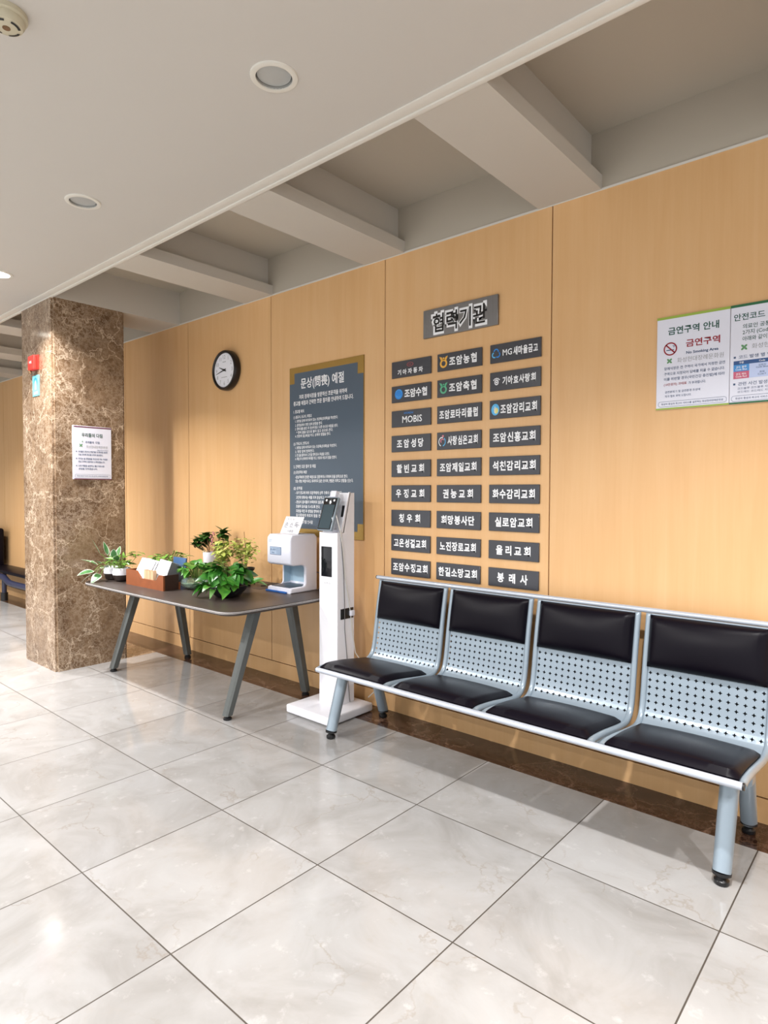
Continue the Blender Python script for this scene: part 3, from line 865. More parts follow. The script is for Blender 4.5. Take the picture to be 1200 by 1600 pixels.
# fire alarm and the sign under it, on the pillar's front face (y = -1.049)
t = thing('fire_alarm', 'red fire alarm box high on the front of the marble pillar', 'fire alarm', (-1.243, -1.049, 2.30))
mb = MB(); mb.box(0, 0.130, -0.012, 0, 0.004, 0.116, 0, 0.003); mb.build('back_plate', 'alarm_red', t)
mb = MB(); mb.box(0.006, 0.124, -0.040, -0.010, 0.0, 0.112, 0, 0.008, 3); hs_ = mb.build('housing', 'alarm_red', t)
mb = MB(); letters(mb, 'FIRE', 0.065, 0.060, 0.026, -0.0408, bold=0.01); mb.build('lettering', 'letter_white', hs_)
mb = MB(); mb.tube([(0.030, -0.030, 0.004), (0.030, -0.030, -0.022)], 0.010, 14); mb.build('strobe_stem', 'stem_brown', t)
t, p = board('extinguisher_sign', 'small bright cyan sign under the red alarm box on the pillar', 'sign', 0, 0.128, 0, 0.160, 0.005, 'sign_cyan', loc=(-1.240, -1.049, 2.105))
mb = MB(); yq = -0.0056
ring2(mb, 0.060, 0.108, 0.036, 0.020, yq, 0, 20, -0.9, 3.4); mb.build('blue_arrow', 'emblem_blue', t)
mb = MB(); poly2(mb, [(0.048, 0.050), (0.080, 0.050), (0.080, 0.098), (0.070, 0.114), (0.058, 0.114), (0.048, 0.098)], yq - 0.0003)
letters(mb, '소화기', 0.064, 0.024, 0.026, yq, width=0.080, bold=0.01); mb.build('white_symbol', 'letter_white', t)

# ------------------------------------------------------------------ waiting bench
def seat_profile():
    """centre line of a seat pan in the y-z plane, front to top"""
    ctrl = [(-0.640, 0.402), (-0.60, 0.408), (-0.50, 0.401), (-0.40, 0.388), (-0.32, 0.378), (-0.262, 0.375), (-0.222, 0.385), (-0.195, 0.410), (-0.180, 0.450), (-0.170, 0.50), (-0.158, 0.58), (-0.142, 0.68), (-0.125, 0.77), (-0.112, 0.838)]
    pts = []
    for i in range(len(ctrl) - 1):
        p0 = ctrl[max(i - 1, 0)]; p1 = ctrl[i]; p2 = ctrl[i + 1]; p3 = ctrl[min(i + 2, len(ctrl) - 1)]
        for k in range(6):
            t_ = k / 6
            pts.append(tuple(0.5 * ((2 * p1[j]) + (-p0[j] + p2[j]) * t_ + (2 * p0[j] - 5 * p1[j] + 4 * p2[j] - p3[j]) * t_ ** 2 + (-p0[j] + 3 * p1[j] - 3 * p2[j] + p3[j]) * t_ ** 3) for j in (0, 1)))
    pts.append(ctrl[-1])
    S = [0.0]
    for a_, b_ in zip(pts[:-1], pts[1:]): S.append(S[-1] + math.hypot(b_[0] - a_[0], b_[1] - a_[1]))
    return pts, S

PR, PS = seat_profile()
def at_s(s):
    s = max(0.0, min(PS[-1], s))
    for i in range(len(PS) - 1):
        if s <= PS[i + 1]: break
    t_ = (s - PS[i]) / (PS[i + 1] - PS[i])
    a_, b_ = PR[i], PR[i + 1]
    d = Vector((b_[0] - a_[0], b_[1] - a_[1])).normalized()
    return a_[0] + (b_[0] - a_[0]) * t_, a_[1] + (b_[1] - a_[1]) * t_, d
def s_of_z(z):
    for i in range(len(PR) - 1):
        if PR[i][0] > -0.2 and PR[i][1] <= z <= PR[i + 1][1]: return PS[i] + (z - PR[i][1]) / (PR[i + 1][1] - PR[i][1]) * (PS[i + 1] - PS[i])
    return PS[-1]


def seat_pan(mb, w):
    """bent sheet: plain seat, a grid of four-pointed holes in the lower back, plain top; rolled side rails"""
    hw = w / 2 - 0.020
    s_hi = s_of_z(0.632); pitch_s = 0.0305; rows = 8; cols = 15
    s_lo = s_hi - pitch_s * rows
    px = 2 * hw / cols
    def P3(x, s, off=0.0):
        y_, z_, d = at_s(s)
        return (x, y_ - d.y * off, z_ + d.x * off)
    # plain strips
    for (a_, b_, n) in ((0.0, s_lo, 26), (s_hi, PS[-1], 10)):
        V = []; F = []
        for k in range(n + 1):
            s = a_ + (b_ - a_) * k / n
            V += [P3(-hw, s), P3(hw, s)]
        mb.add(V, [(2 * k, 2 * k + 1, 2 * k + 3, 2 * k + 2) for k in range(n)], 0, True)
    # perforated strip
    for r in range(rows):
        for c in range(cols):
            cx = -hw + px * (c + 0.5); cs = s_lo + pitch_s * (r + 0.5)
            out = [(1, 0), (1, 1), (0, 1), (-1, 1), (-1, 0), (-1, -1), (0, -1), (1, -1)]
            V = []
            for (u, v) in out: V.append(P3(cx + u * px / 2, cs + v * pitch_s / 2))
            for (u, v) in out:
                if u and v: V.append(P3(cx + u * 0.0030, cs + v * 0.0030))
                else: V.append(P3(cx + u * 0.0088, cs + v * 0.0088))
            mb.add(V, [(i, (i + 1) % 8, 8 + (i + 1) % 8, 8 + i) for i in range(8)], 0, False)
    # side rails: flattened rounded bar along the whole profile
    sec = [(0.0, 0.004), (0.006, 0.010), (0.016, 0.011), (0.023, 0.007), (0.026, -0.002), (0.023, -0.011), (0.012, -0.013), (0.0, -0.008)]
    for sg in (-1, 1):
        V = []; n = 60; m_ = len(sec)
        for k in range(n + 1):
            s = PS[-1] * k / n
            for (u, o) in sec: V.append(P3(sg * (hw - 0.004 + u), s, o))
        F = []
        for k in range(n):
            for j in range(m_):
                j2 = (j + 1) % m_
                F.append((k * m_ + j, k * m_ + j2, (k + 1) * m_ + j2, (k + 1) * m_ + j))
        mb.add(V, F, 0, True)
        mb.add(V[:m_], [list(range(m_))]); mb.add(V[-m_:], [list(range(m_))])


def pad(mb, w, s0, s1, thick, curve, edge_r=0.030, nx=22, ns=18, front=0.0):
    """upholstered pad following the seat pan between arc lengths s0 and s1"""
    def P3(x, s, off):
        y_, z_, d = at_s(s)
        return (x, y_ - d.y * off, z_ + d.x * off)
    V = []; F = []
    hw = w / 2
    for j in range(ns + 1):
        v = j / ns
        for i in range(nx + 1):
            u = i / nx
            # rounded plan corners
            x = -hw + w * u; s = s0 + (s1 - s0) * v
            ex = min(u, 1 - u) * w; es = min(v, 1 - v) * (s1 - s0)
            q = min(1.0, ex / edge_r); q2 = min(1.0, es / edge_r)
            h = thick * (1 - (1 - q) ** 2.4) ** 0.5 * (1 - (1 - q2) ** 2.4) ** 0.5 if q > 0 and q2 > 0 else 0.0
            h += curve * math.sin(PI * u) * math.sin(PI * v)
            bow = front * math.sin(PI * u) * (v if s1 > s0 else 1)
            V.append(P3(x, s + bow * (1 if v > 0.5 else 0) * (2 * v - 1), 0.012 + h))
    n1 = nx + 1
    for j in range(ns):
        for i in range(nx): F.append((j * n1 + i, j * n1 + i + 1, (j + 1) * n1 + i + 1, (j + 1) * n1 + i))
    o = len(V)
    V += [P3(-hw + w * i / nx, s0 + (s1 - s0) * j / ns, 0.001) for j in range(ns + 1) for i in range(nx + 1)]
    for j in range(ns):
        for i in range(nx): F.append((o + j * n1 + i, o + (j + 1) * n1 + i, o + (j + 1) * n1 + i + 1, o + j * n1 + i + 1))
    rim = [i for i in range(n1)] + [j * n1 + nx for j in range(1, ns + 1)] + [ns * n1 + i for i in range(nx - 1, -1, -1)] + [j * n1 for j in range(ns - 1, 0, -1)]
    for a_, b_ in zip(rim, rim[1:] + rim[:1]): F.append((a_, b_, o + b_, o + a_))
    mb.add(V, F, 0, True)


BX0, BX1 = 1.545, 3.640
SEATX = [1.545 + 0.5245 * (k + 0.5) for k in range(4)]
bench = thing('waiting_bench', 'four-seat silver steel waiting bench with black padded seats', 'bench', (0, 0, 0))
SW = 0.500
for k, sx in enumerate(SEATX):
    mb = MB(); seat_pan(mb, SW)
    sh = mb.build('seat_shell', 'metal_silver', bench, auto=False); sh.location = (sx, 0, 0)
    mb = MB(); pad(mb, SW - 0.046, 0.010, 0.368, 0.018, 0.012, 0.034, front=0.018)
    mb.build('seat_cushion', 'black_leather', sh)
    mb = MB(); pad(mb, SW - 0.044, s_of_z(0.612), PS[-1] - 0.006, 0.026, 0.024, 0.045)
    mb.build('back_cushion', 'black_leather', sh)
    mb = MB()
    V = []
    for j in range(9):
        y_, z_, d = at_s(s_of_z(0.80) - (s_of_z(0.80) - 0.42) * j / 8)
        V += [(-SW / 2 + 0.02, y_ + d.y * 0.022, z_ - d.x * 0.022), (SW / 2 - 0.02, y_ + d.y * 0.022, z_ - d.x * 0.022)]
    mb.add(V, [(2 * j, 2 * j + 1, 2 * j + 3, 2 * j + 2) for j in range(8)], 0, True)
    mb.build('hole_shade_sheet', 'hole_shade', sh, auto=False)  # sheet added behind the holes; its dark colour stands in for shade there
for nm, yy_, zz_, r_, xa, xb in (('front_rail', -0.650, 0.403, 0.0135, 1.575, 3.622), ('top_rail', -0.103, 0.849, 0.012, 1.528, 3.655)):
    mb = MB(); mb.tube([(xa, yy_, zz_), (xb, yy_, zz_)], r_, 18); rl = mb.build(nm, 'metal_rail', bench)
    for xe, sg in ((xa, -1), (xb, 1)):
        mb = MB(); mb.tube([(xe, yy_, zz_), (xe + sg * 0.006, yy_, zz_)], r_ * 0.92, 16); mb.build('end_cap', 'black_plastic', rl)
mb = MB(); mb.box(1.57, 3.60, -0.365, -0.305, 0.290, 0.350, 0, 0.006); mb.build('support_beam', 'metal_silver', bench)
for lx in (1.585, 3.545):
    for (yb, yt) in ((-0.552, -0.440), (-0.112, -0.215)):
        mb = MB()
        mb.tube([(lx, yb, 0.042), (lx, yt, 0.380 if yt < -0.3 else 0.362)], [0.0305, 0.0330], 24)
        lg = mb.build('leg', 'metal_silver', bench)
        mb = MB()
        mb.lathe([(0.022, 0.0), (0.025, 0.004), (0.025, 0.016), (0.018, 0.022), (0.014, 0.026), (0.014, 0.034)], (lx, yb - 0.003, 0), 24)
        mb.tube([(lx, yb - 0.001, 0.034), (lx, yb, 0.044)], 0.0315, 24)
        mb.build('foot', 'black_plastic', lg)
    mb = MB(); mb.box(lx - 0.02, lx + 0.02, -0.50, -0.20, 0.345, 0.365, 0, 0.004); mb.build('leg_bracket', 'metal_silver', bench)

# ------------------------------------------------------------------ meeting table
TZ = 0.70
table = thing('meeting_table', 'dark-topped meeting table with slanted grey steel legs beside the pillar', 'table', (0, 0, 0))
def boat(x0, x1, y0, y1, r, bulge_x, bulge_y, n=8, seg=6):
    """plan of a softly bowed rounded rectangle, counter-clockwise"""
    pts = []
    cx, cy = (x0 + x1) / 2, (y0 + y1) / 2
    for (qx, qy, s0) in ((x1 - r, y1 - r, 0), (x0 + r, y1 - r, 1), (x0 + r, y0 + r, 2), (x1 - r, y0 + r, 3)):
        for k in range(seg + 1):
            t_ = (s0 + k / seg) * PI / 2
            pts.append((qx + r * math.cos(t_), qy + r * math.sin(t_)))
    out = []
    N_ = len(pts)
    for i in range(N_):
        a_, b_ = pts[i], pts[(i + 1) % N_]
        d = math.hypot(b_[0] - a_[0], b_[1] - a_[1])
        m_ = 8 if d > 0.3 else 1
        for k in range(m_): out.append((a_[0] + (b_[0] - a_[0]) * k / m_, a_[1] + (b_[1] - a_[1]) * k / m_))
    res = []
    for (x, y) in out:
        u = (x - cx) / ((x1 - x0) / 2); v = (y - cy) / ((y1 - y0) / 2)
        res.append((x + bulge_x * u * max(0, 1 - v * v), y + bulge_y * v * max(0, 1 - u * u)))
    return res
plan = boat(-0.660, 1.165, -0.945, -0.035, 0.085, 0.020, 0.012)
def stack(mb, levels):
    """skin a stack of scaled-in plans: (inset, z, material)"""
    cx, cy = 0.2525, -0.49
    n = len(plan); rings = []
    for ins, z, _ in levels:
        ring = []
        for (x, y) in plan:
            d = Vector((x - cx, y - cy)); kx = 1 - ins / 0.9125; ky = 1 - ins / 0.455
            ring.append((cx + d.x * kx, cy + d.y * ky, z))
        rings.append(ring)
    for a_, b_, lv in zip(rings[:-1], rings[1:], levels[1:]):
        mb.add(a_ + b_, [(i, (i + 1) % n, n + (i + 1) % n, n + i) for i in range(n)], lv[2])
    mb.add(rings[0], [list(range(n))], levels[0][2]); mb.add(rings[-1], [list(range(n))[::-1]], levels[-1][2])
mb = MB()
stack(mb, [(0.004, TZ, 0), (0.001, TZ - 0.004, 1), (0.0, TZ - 0.0065, 2), (0.0, TZ - 0.0105, 1), (0.0003, TZ - 0.013, 2), (0.003, TZ - 0.021, 1), (0.045, TZ - 0.036, 1)])
top = mb.build('tabletop', ['table_laminate', 'table_edge_dark', 'table_edge_light'], table)
mb = MB(); mb.box(0.02, 0.62, -0.30, -0.18, TZ, TZ + 0.0012, 0); mb.build('cable_flap', 'table_edge_dark', top)
for (fx_, yb, yt, rr_) in ((-0.585, -0.745, -0.553, 0), (0.915, -0.768, -0.573, 0), (-0.525, -0.152, -0.248, 1), (0.918, -0.146, -0.266, 1)):
    mb = MB()
    zt = TZ - 0.03; z0_ = 0.026; a_ = 0.031
    yt2 = yb + (yt - yb) / 0.6 * zt
    V = []
    for (yc, z) in ((yb, z0_), (yt2, zt)):
        s_ = 0.86 if z < 0.1 else 1.15
        c2 = 0.012
        for (u, v) in ((-a_ + c2, -a_), (a_ - c2, -a_), (a_, -a_ + c2), (a_, a_ - c2), (a_ - c2, a_), (-a_ + c2, a_), (-a_, a_ - c2), (-a_, -a_ + c2)):
            V.append((fx_ + u * s_, yc + v * s_, z))
    mb.add(V, [(i, (i + 1) % 8, 8 + (i + 1) % 8, 8 + i) for i in range(8)]); mb.add(V[:8], [list(range(8))]); mb.add(V[8:], [list(range(8))])
    lg = mb.build('leg', 'grey_steel', table)
    mb = MB(); mb.lathe([(0.024, 0.0), (0.026, 0.004), (0.026, 0.012), (0.018, 0.018), (0.018, 0.028)], (fx_, yb, 0), 20); mb.build('foot', 'black_plastic', lg)
mb = MB(); mb.box(-0.50, 0.86, -0.46, -0.40, TZ - 0.075, TZ - 0.034); mb.build('under_rail', 'grey_steel', table)

# ------------------------------------------------------------------ automatic hand sanitiser
san = thing('hand_sanitizer_dispenser', 'white automatic hand sanitizer dispenser at the right end of the table', 'sanitizer dispenser', (0.688, -0.288, TZ))
SWd, SDp, SHt = 0.243, 0.238, 0.385
mb = MB()
# side outline (y, z): a C shape open to the front
def c_profile(d):
    return [(0.0, 0.0), (SDp, 0.0), (SDp, SHt - 0.02), (SDp - 0.02, SHt), (0.022, SHt), (0.004, SHt - 0.018), (0.0, SHt - 0.04), (0.0, 0.200), (0.012, 0.186), (0.030, 0.180),
            (d - 0.030, 0.180), (d - 0.010, 0.174), (d, 0.160), (d, 0.056), (d - 0.006, 0.042), (d - 0.020, 0.036), (0.020, 0.034), (0.004, 0.028)]
for xa, xb, d, outer in ((0.0, 0.017, 0.132, 0.0), (0.017, SWd - 0.017, 0.195, None), (SWd - 0.017, SWd, 0.132, SWd)):
    bm = bmesh.new()
    va = [bm.verts.new((xa, p_[0], p_[1])) for p_ in c_profile(d)]; f_ = bm.faces.new(va)
    ext = bmesh.ops.extrude_face_region(bm, geom=[f_])
    for q in ext['geom']:
        if isinstance(q, bmesh.types.BMVert): q.co.x = xb
    bmesh.ops.recalc_face_normals(bm, faces=bm.faces[:])
    if outer is not None:
        side = [e for e in bm.edges if all(abs(q.co.x - outer) < 1e-6 for q in e.verts)]
        bmesh.ops.bevel(bm, geom=side, offset=0.010, segments=4, profile=0.5, affect='EDGES')
    mb.frombm(bm, 0, True)
mb.build('body', 'white_plastic', san)
mb = MB(); mb.box(0.0175, SWd - 0.0175, 0.1925, 0.1965, 0.045, 0.176, 0)
mb.box(0.0165, 0.0180, 0.135, 0.195, 0.045, 0.176); mb.box(SWd - 0.0180, SWd - 0.0165, 0.135, 0.195, 0.045, 0.176)
mb.build('recess_lining', 'soft_blue_plastic', san)
mb = MB(); mb.box(0.026, SWd - 0.026, 0.018, 0.180, 0.030, 0.0385, 0, 0.003); mb.build('drip_tray', 'tray_dark', san)
mb = MB(); mb.box(0.036, 0.150, -0.002, 0.002, 0.250, 0.302); lb = mb.build('front_label', 'label_blue', san)
mb = MB(); frame2(mb, 0.036, 0.150, 0.250, 0.302, 0.003, -0.0026)
letters(mb, '손 소독기', 0.070, 0.283, 0.018, -0.0026, width=0.055); letters(mb, 'Auto', 0.068, 0.264, 0.014, -0.0026)
for k in range(4): rect(mb, 0.102, 0.145, 0.260 + 0.0095 * k, 0.2625 + 0.0095 * k, -0.0026)
mb.build('lettering', 'ink_blue', lb)
mb = MB(); rect(mb, 0.020, 0.056, 0.344, 0.348, -0.0012); rect(mb, 0.020, 0.048, 0.335, 0.339, -0.0012); mb.build('maker_mark', 'label_blue', san)

mt = MB(); mt.box(0.690, 0.900, -0.303, -0.290, TZ, TZ + 0.012, 0, 0.003)
tag(mt.build('blue_mat', 'blue_mat'), 'thin blue strip on the table under the front of the sanitizer dispenser', 'mat')

sg_ = thing('paper_sign', 'small white handwritten-style card leaning on top of the sanitizer dispenser', 'sign', (0.722, -0.200, TZ + SHt + 0.002), 0)
mb = MB(); mb.box(0, 0.185, -0.001, 0.001, 0, 0.125); pc = mb.build('card', 'paper', sg_); pc.rotation_euler = (math.radians(-26), 0, 0)
mb = MB()
letters(mb, '전 자 동', 0.062, 0.103, 0.022, -0.0016, width=0.075, bold=0.0)
for s, x in (('손', .035), ('소', .085), ('독', .135)): letters(mb, s, x, 0.064, 0.044, -0.0016, bold=0.012)
letters(mb, '기', .158, .058, 0.026, -0.0016, bold=0.01); letters(mb, '사용법', 0.095, 0.018, 0.020, -0.0016, width=0.06)
mb.build('lettering', 'ink_grey', pc)

mb = MB(); mb.tube([(0.90, -0.055, 0.83), (0.955, -0.045, 0.815), (0.985, -0.05, 0.76), (0.972, -0.06, 0.72), (0.95, -0.062, TZ + 0.005)], 0.004, 8)
tag(mb.build('power_cord', 'cord_brown'), 'brown power cord looping behind the sanitizer dispenser', 'cord')
mb = MB(); mb.tube([(0.70, -0.10, TZ + 0.006), (0.60, -0.13, TZ + 0.022), (0.55, -0.155, TZ + 0.014), (0.53, -0.18, TZ + 0.005), (0.515, -0.205, TZ + 0.004)], 0.004, 8)
tag(mb.build('power_cord', 'cord_brown'), 'thin dark cord lying on the table left of the sanitizer dispenser', 'cord')

# ------------------------------------------------------------------ temperature kiosk
ki = thing('temperature_kiosk', 'tall white pedestal kiosk standing between table and bench', 'kiosk', (0, 0, 0))
mb = MB(); mb.box(1.088, 1.474, -0.460, -0.083, 0.004, 0.055, 0, 0.010, 3); mb.build('base_plate', 'kiosk_white', ki)
px0, px1, py0, py1 = 1.203, 1.362, -0.284, -0.138
mb = MB()
mb.prism([(py0, 0.05), (py1, 0.05), (py1, 1.364), (-0.176, 1.364), (-0.236, 1.120), (py0, 1.120)], 'x', px0, px1)
pole = mb.build('column', 'kiosk_white', ki)
mb = MB()
for xx in (px0, px1 - 0.008): mb.prism([(-0.256, 1.118), (-0.230, 1.118), (-0.170, 1.368), (-0.182, 1.368)], 'x', xx, xx + 0.008)
mb.build('side_flange', 'kiosk_white', pole)
mb = MB(); mb.box(1.221, 1.313, py0 - 0.003, py0 + 0.003, 0.846, 1.032, 0, 0.002); mb.build('sensor_window', 'glass_black', pole)
mb = MB(); letters(mb, 'I A M O', 1.268, 0.806, 0.014, py0 - 0.0008, width=0.062, bold=0.0); mb.build('lettering', 'ink_pale', pole)
mb = MB(); mb.box(px1 - 0.002, px1 + 0.004, -0.258, -0.146, 0.585, 0.650, 0, 0.002); ok = mb.build('socket_plate', 'black_plastic', pole)
mb = MB(); mb.box(px1 + 0.003, px1 + 0.022, -0.186, -0.152, 0.600, 0.634, 0, 0.004); mb.build('plug', 'white_plastic', ok)
mb = MB(); mb.tube([(1.197, -0.24, 1.03), (1.205, -0.24, 1.03)], 0.012, 14); mb.build('side_knob', 'kiosk_white', pole)
mb = MB(); mb.box(1.235, 1.315, -0.283, -0.235, 1.118, 1.137, 0, 0.003); mb.build('device_stand', 'white_plastic', pole)
mb = MB(); mb.prism([(-0.2205, 1.175), (-0.2205 + 0.004, 1.175), (-0.195, 1.285), (-0.199, 1.285)], 'x', 1.318, 1.338); mb.build('cable_slot', 'black_plastic', pole)
# leaning face-scan tablet
dv = MB()
Dv = bpy.data.objects.new('scanner_tablet', None)
mb = MB(); mb.box(-0.0615, 0.0615, 0.0, 0.024, 0.0, 0.215, 0, 0.006, 3)
dv = mb.build('scanner_tablet', 'metal_silver', ki)
bpy.data.objects.remove(Dv)
dv.location = (1.276, -0.320, 1.134); dv.rotation_euler = (math.radians(-19), 0, 0)
mb = MB(); mb.box(-0.0560, 0.0560, -0.0016, 0.004, 0.006, 0.209, 0, 0.001); mb.build('bezel', 'glass_black', dv)
mb = MB(); mb.box(-0.048, 0.048, -0.0026, 0.003, 0.012, 0.165); mb.build('display', 'screen_glass', dv)
for q in (-1, 1):
    mb = MB(); mb.lathe([(0.0075, 0.0), (0.0075, -0.0035), (0.0005, -0.004)], (q * 0.034, 0, 0.193), 16, axis='y'); mb.build('camera_lens', 'letter_white', dv)
mb = MB(); mb.box(-0.020, 0.030, 0.000, 0.030, 0.216, 0.258, 0, 0.004); mb.build('thermal_sensor', 'white_plastic', dv)
# its leads
mb = MB(); mb.tube([(1.33, -0.268, 1.235), (1.352, -0.275, 1.20), (1.3665, -0.262, 1.12), (1.3665, -0.240, 1.00), (1.3665, -0.225, 0.86), (1.3665, -0.195, 0.72), (1.3665, -0.176, 0.62), (1.368, -0.160, 0.50), (1.3665, -0.130, 0.36), (1.40, -0.075, 0.26), (1.46, -0.050, 0.17), (1.452, -0.045, 0.11), (1.40, -0.045, 0.062)], 0.0032, 8)
tag(mb.build('charging_cable', 'cord_white'), 'pale cable hanging down the right side of the white kiosk past its socket', 'cable')
mb = MB(); mb.tube([(1.335, -0.266, 1.215), (1.357, -0.268, 1.16), (1.3655, -0.253, 1.06), (1.3655, -0.236, 0.90), (1.3655, -0.226, 0.70), (1.3655, -0.224, 0.52), (1.3655, -0.205, 0.36), (1.3655, -0.19, 0.16), (1.368, -0.18, 0.06)], 0.0024, 8)
tag(mb.build('charging_cable', 'cord_grey'), 'thin grey cable hanging straight down the right side of the white kiosk', 'cable')

# ------------------------------------------------------------------ plants
def leaf(mb, p, d, ln, wd, droop=0.3, fold=0.25, mi=0, tip=1.0, nrm=None, n=7):
    """one pointed leaf: starts at p, heads along d, bends down by droop*ln at the tip"""
    d = Vector(d).normalized(); p = Vector(p)
    side = d.cross(Vector((0, 0, 1)))
    if side.length < 0.05: side = Vector((1, 0, 0))
    side.normalize()
    if nrm is not None: side = (Matrix.Rotation(nrm, 3, d) @ side)
    up = side.cross(d).normalized()
    V = []; E = []
    for k in range(n + 1):
        t_ = k / n
        c_ = p + d * (ln * t_) - Vector((0, 0, 1)) * (droop * ln * t_ * t_)
        w_ = wd * 0.5 * math.sin(PI * min(1, t_ ** 0.72)) ** 0.85 if 0 < t_ < 1 else 0.0006
        for q, e_ in ((-1, 1.0), (-0.55, 0.55), (0, 0.0), (0.55, 0.55), (1, 1.0)):
            V.append(c_ + side * (q * w_) + up * (fold * abs(q) * w_))
            E.append(e_ if 0 < k < n else 1.0)
    F = []
    for k in range(n):
        for j in range(4): F.append((k * 5 + j, k * 5 + j + 1, (k + 1) * 5 + j + 1, (k + 1) * 5 + j))
    mb.add(V, F, mi, True, E)


def bent(p0, p1, sag, n=6):
    p0, p1 = Vector(p0), Vector(p1)
    return [p0.lerp(p1, k / n) + Vector((0, 0, sag * math.sin(PI * k / n))) for k in range(n + 1)]


def spray(mb, st, base, count, reach, hmin, hmax, ln, wd, R, droop=0.35, fold=0.22, az=None, mi=0, sr=0.0022, out=0.7):
    """leaves on thin stalks fanning out from base"""
    for i in range(count):
        a = (az[0] + (az[1] - az[0]) * R.random()) if az else 2 * PI * (i + R.random() * 0.8) / count
        f_ = R.uniform(0.25, 1.0)
        tipp = Vector((base[0] + math.cos(a) * reach * f_, base[1] + math.sin(a) * reach * f_, base[2] + hmin + (hmax - hmin) * (1 - f_ * 0.75) * R.uniform(0.7, 1.05)))
        st.tube(bent((base[0] + math.cos(a) * 0.01, base[1] + math.sin(a) * 0.01, base[2]), tipp, 0.02), sr, 5)
        d = (math.cos(a + R.uniform(-.5, .5)) * out, math.sin(a + R.uniform(-.5, .5)) * out, R.uniform(-0.25, 0.55))
        leaf(mb, tipp, d, ln * R.uniform(0.75, 1.15), wd * R.uniform(0.8, 1.15), droop * R.uniform(0.5, 1.4), fold, mi, nrm=R.uniform(-0.6, 0.6))


# --- big pothos in a low dark bowl, front right of the table
R = random.Random(11)
t = thing('pothos_plant', 'big glossy green pothos in a low black bowl at the front of the table', 'potted plant', (0.705, -0.615, TZ))
mb = MB(); mb.lathe([(0.055, 0.0), (0.075, 0.006), (0.115, 0.045), (0.128, 0.075), (0.122, 0.078), (0.108, 0.050), (0.0005, 0.045)], seg=36); pot = mb.build('bowl', 'pot_black', t)
mb = MB(); mb.lathe([(0.112, 0.062), (0.0005, 0.066)], seg=24); mb.build('soil', 'soil', t)
lf = MB(); st = MB()
spray(lf, st, (0, 0, 0.06), 52, 0.120, 0.03, 0.185, 0.095, 0.082, R, 0.45, mi=0)
spray(lf, st, (0, 0, 0.06), 12, 0.150, 0.00, 0.055, 0.100, 0.076, R, 0.7, az=(math.radians(225), math.radians(335)), mi=1)
spray(lf, st, (0.02, 0, 0.06), 5, 0.150, 0.02, 0.060, 0.115, 0.070, R, 0.35, az=(math.radians(-30), math.radians(50)), mi=1)
spray(lf, st, (-0.03, -0.03, 0.06), 4, 0.130, 0.0, 0.050, 0.095, 0.050, R, 0.9, az=(math.radians(215), math.radians(245)), mi=0)
lf.build('foliage', ['leaf_pothos', 'leaf_pothos_light'], t, edge=True); st.build('stems', 'stem_green', t)

# --- pothos in a glass bowl
R = random.Random(5)
t = thing('water_plant', 'bright green pothos growing in a round clear glass bowl beside the wooden tray', 'potted plant', (0.256, -0.566, TZ))
mb = MB()
mb.lathe([(0.0005, 0.001), (0.055, 0.001), (0.088, 0.018), (0.099, 0.042), (0.090, 0.066), (0.070, 0.080), (0.067, 0.080), (0.086, 0.065), (0.095, 0.042), (0.085, 0.021), (0.053, 0.005), (0.0005, 0.005)], seg=40)
mb.build('glass_bowl', 'bowl_glass', t)
mb = MB(); mb.lathe([(0.0005, 0.0062), (0.051, 0.0064), (0.081, 0.022), (0.0925, 0.042), (0.090, 0.048), (0.0005, 0.048)], seg=32); mb.build('water', 'bowl_water', t)
lf = MB(); st = MB()
spray(lf, st, (0, 0, 0.055), 30, 0.090, 0.055, 0.135, 0.075, 0.055, R, 0.3, mi=1)
spray(lf, st, (0.02, 0.02, 0.055), 12, 0.180, 0.05, 0.12, 0.080, 0.055, R, 0.3, az=(-0.9, 0.9), mi=0)
spray(lf, st, (0, 0, 0.055), 6, 0.120, 0.05, 0.09, 0.06, 0.022, R, 0.4, az=(math.radians(124), math.radians(260)), mi=1)
lf.build('foliage', ['leaf_pothos', 'leaf_pothos_light'], t, edge=True); st.build('stems', 'stem_green', t)

# --- variegated plant, far left corner of the table
R = random.Random(3)
t = thing('variegated_plant', 'plant with broad cream-edged leaves in a white and dark bowl at the table corner', 'potted plant', (-0.597, -0.735, TZ))
mb = MB(); mb.lathe([(0.040, 0.0), (0.056, 0.012), (0.064, 0.040), (0.066, 0.050)], seg=32, caps=False)
mb.build('pot_base', 'pot_brown', t)
mb = MB(); mb.lathe([(0.066, 0.050), (0.068, 0.085), (0.064, 0.098), (0.058, 0.092), (0.0005, 0.088)], seg=32); mb.build('pot_rim', 'pot_white', t)
lf = MB(); st = MB()
for (ax, ay, az_, ln, wd, dr) in ((-0.02, -0.16, 0.055, .13, .060, .25), (-0.08, -0.10, 0.10, .15, .062, .15), (-0.03, -0.10, 0.20, .13, .060, -.1), (0.0, -0.05, 0.19, .12, .055, .0), (-0.05, -0.13, 0.03, .12, .060, .5), (0.04, -0.13, 0.03, .10, .052, .5), (0.05, -0.02, 0.16, .10, .045, .1), (0.07, -0.09, 0.09, .10, .050, .4), (-0.02, 0.05, 0.17, .10, .05, .1), (0.09, -0.02, 0.14, .09, .042, .2), (-0.06, 0.03, 0.13, .11, .052, .2), (0.02, -0.12, 0.12, .12, .058, .4)):
    b0 = Vector((ax * 0.30, ay * 0.30, 0.09)); e0 = Vector((ax, ay, az_ + 0.03)) * 0.85
    st.tube(bent(b0, e0, 0.03), 0.0028, 6)
    dv_ = (e0 - b0); dv_.z = dv_.z * 0.8 + 0.02
    leaf(lf, e0, dv_, ln * 0.92, wd * 1.3, dr, 0.14, 0, nrm=R.uniform(-.5, .5))
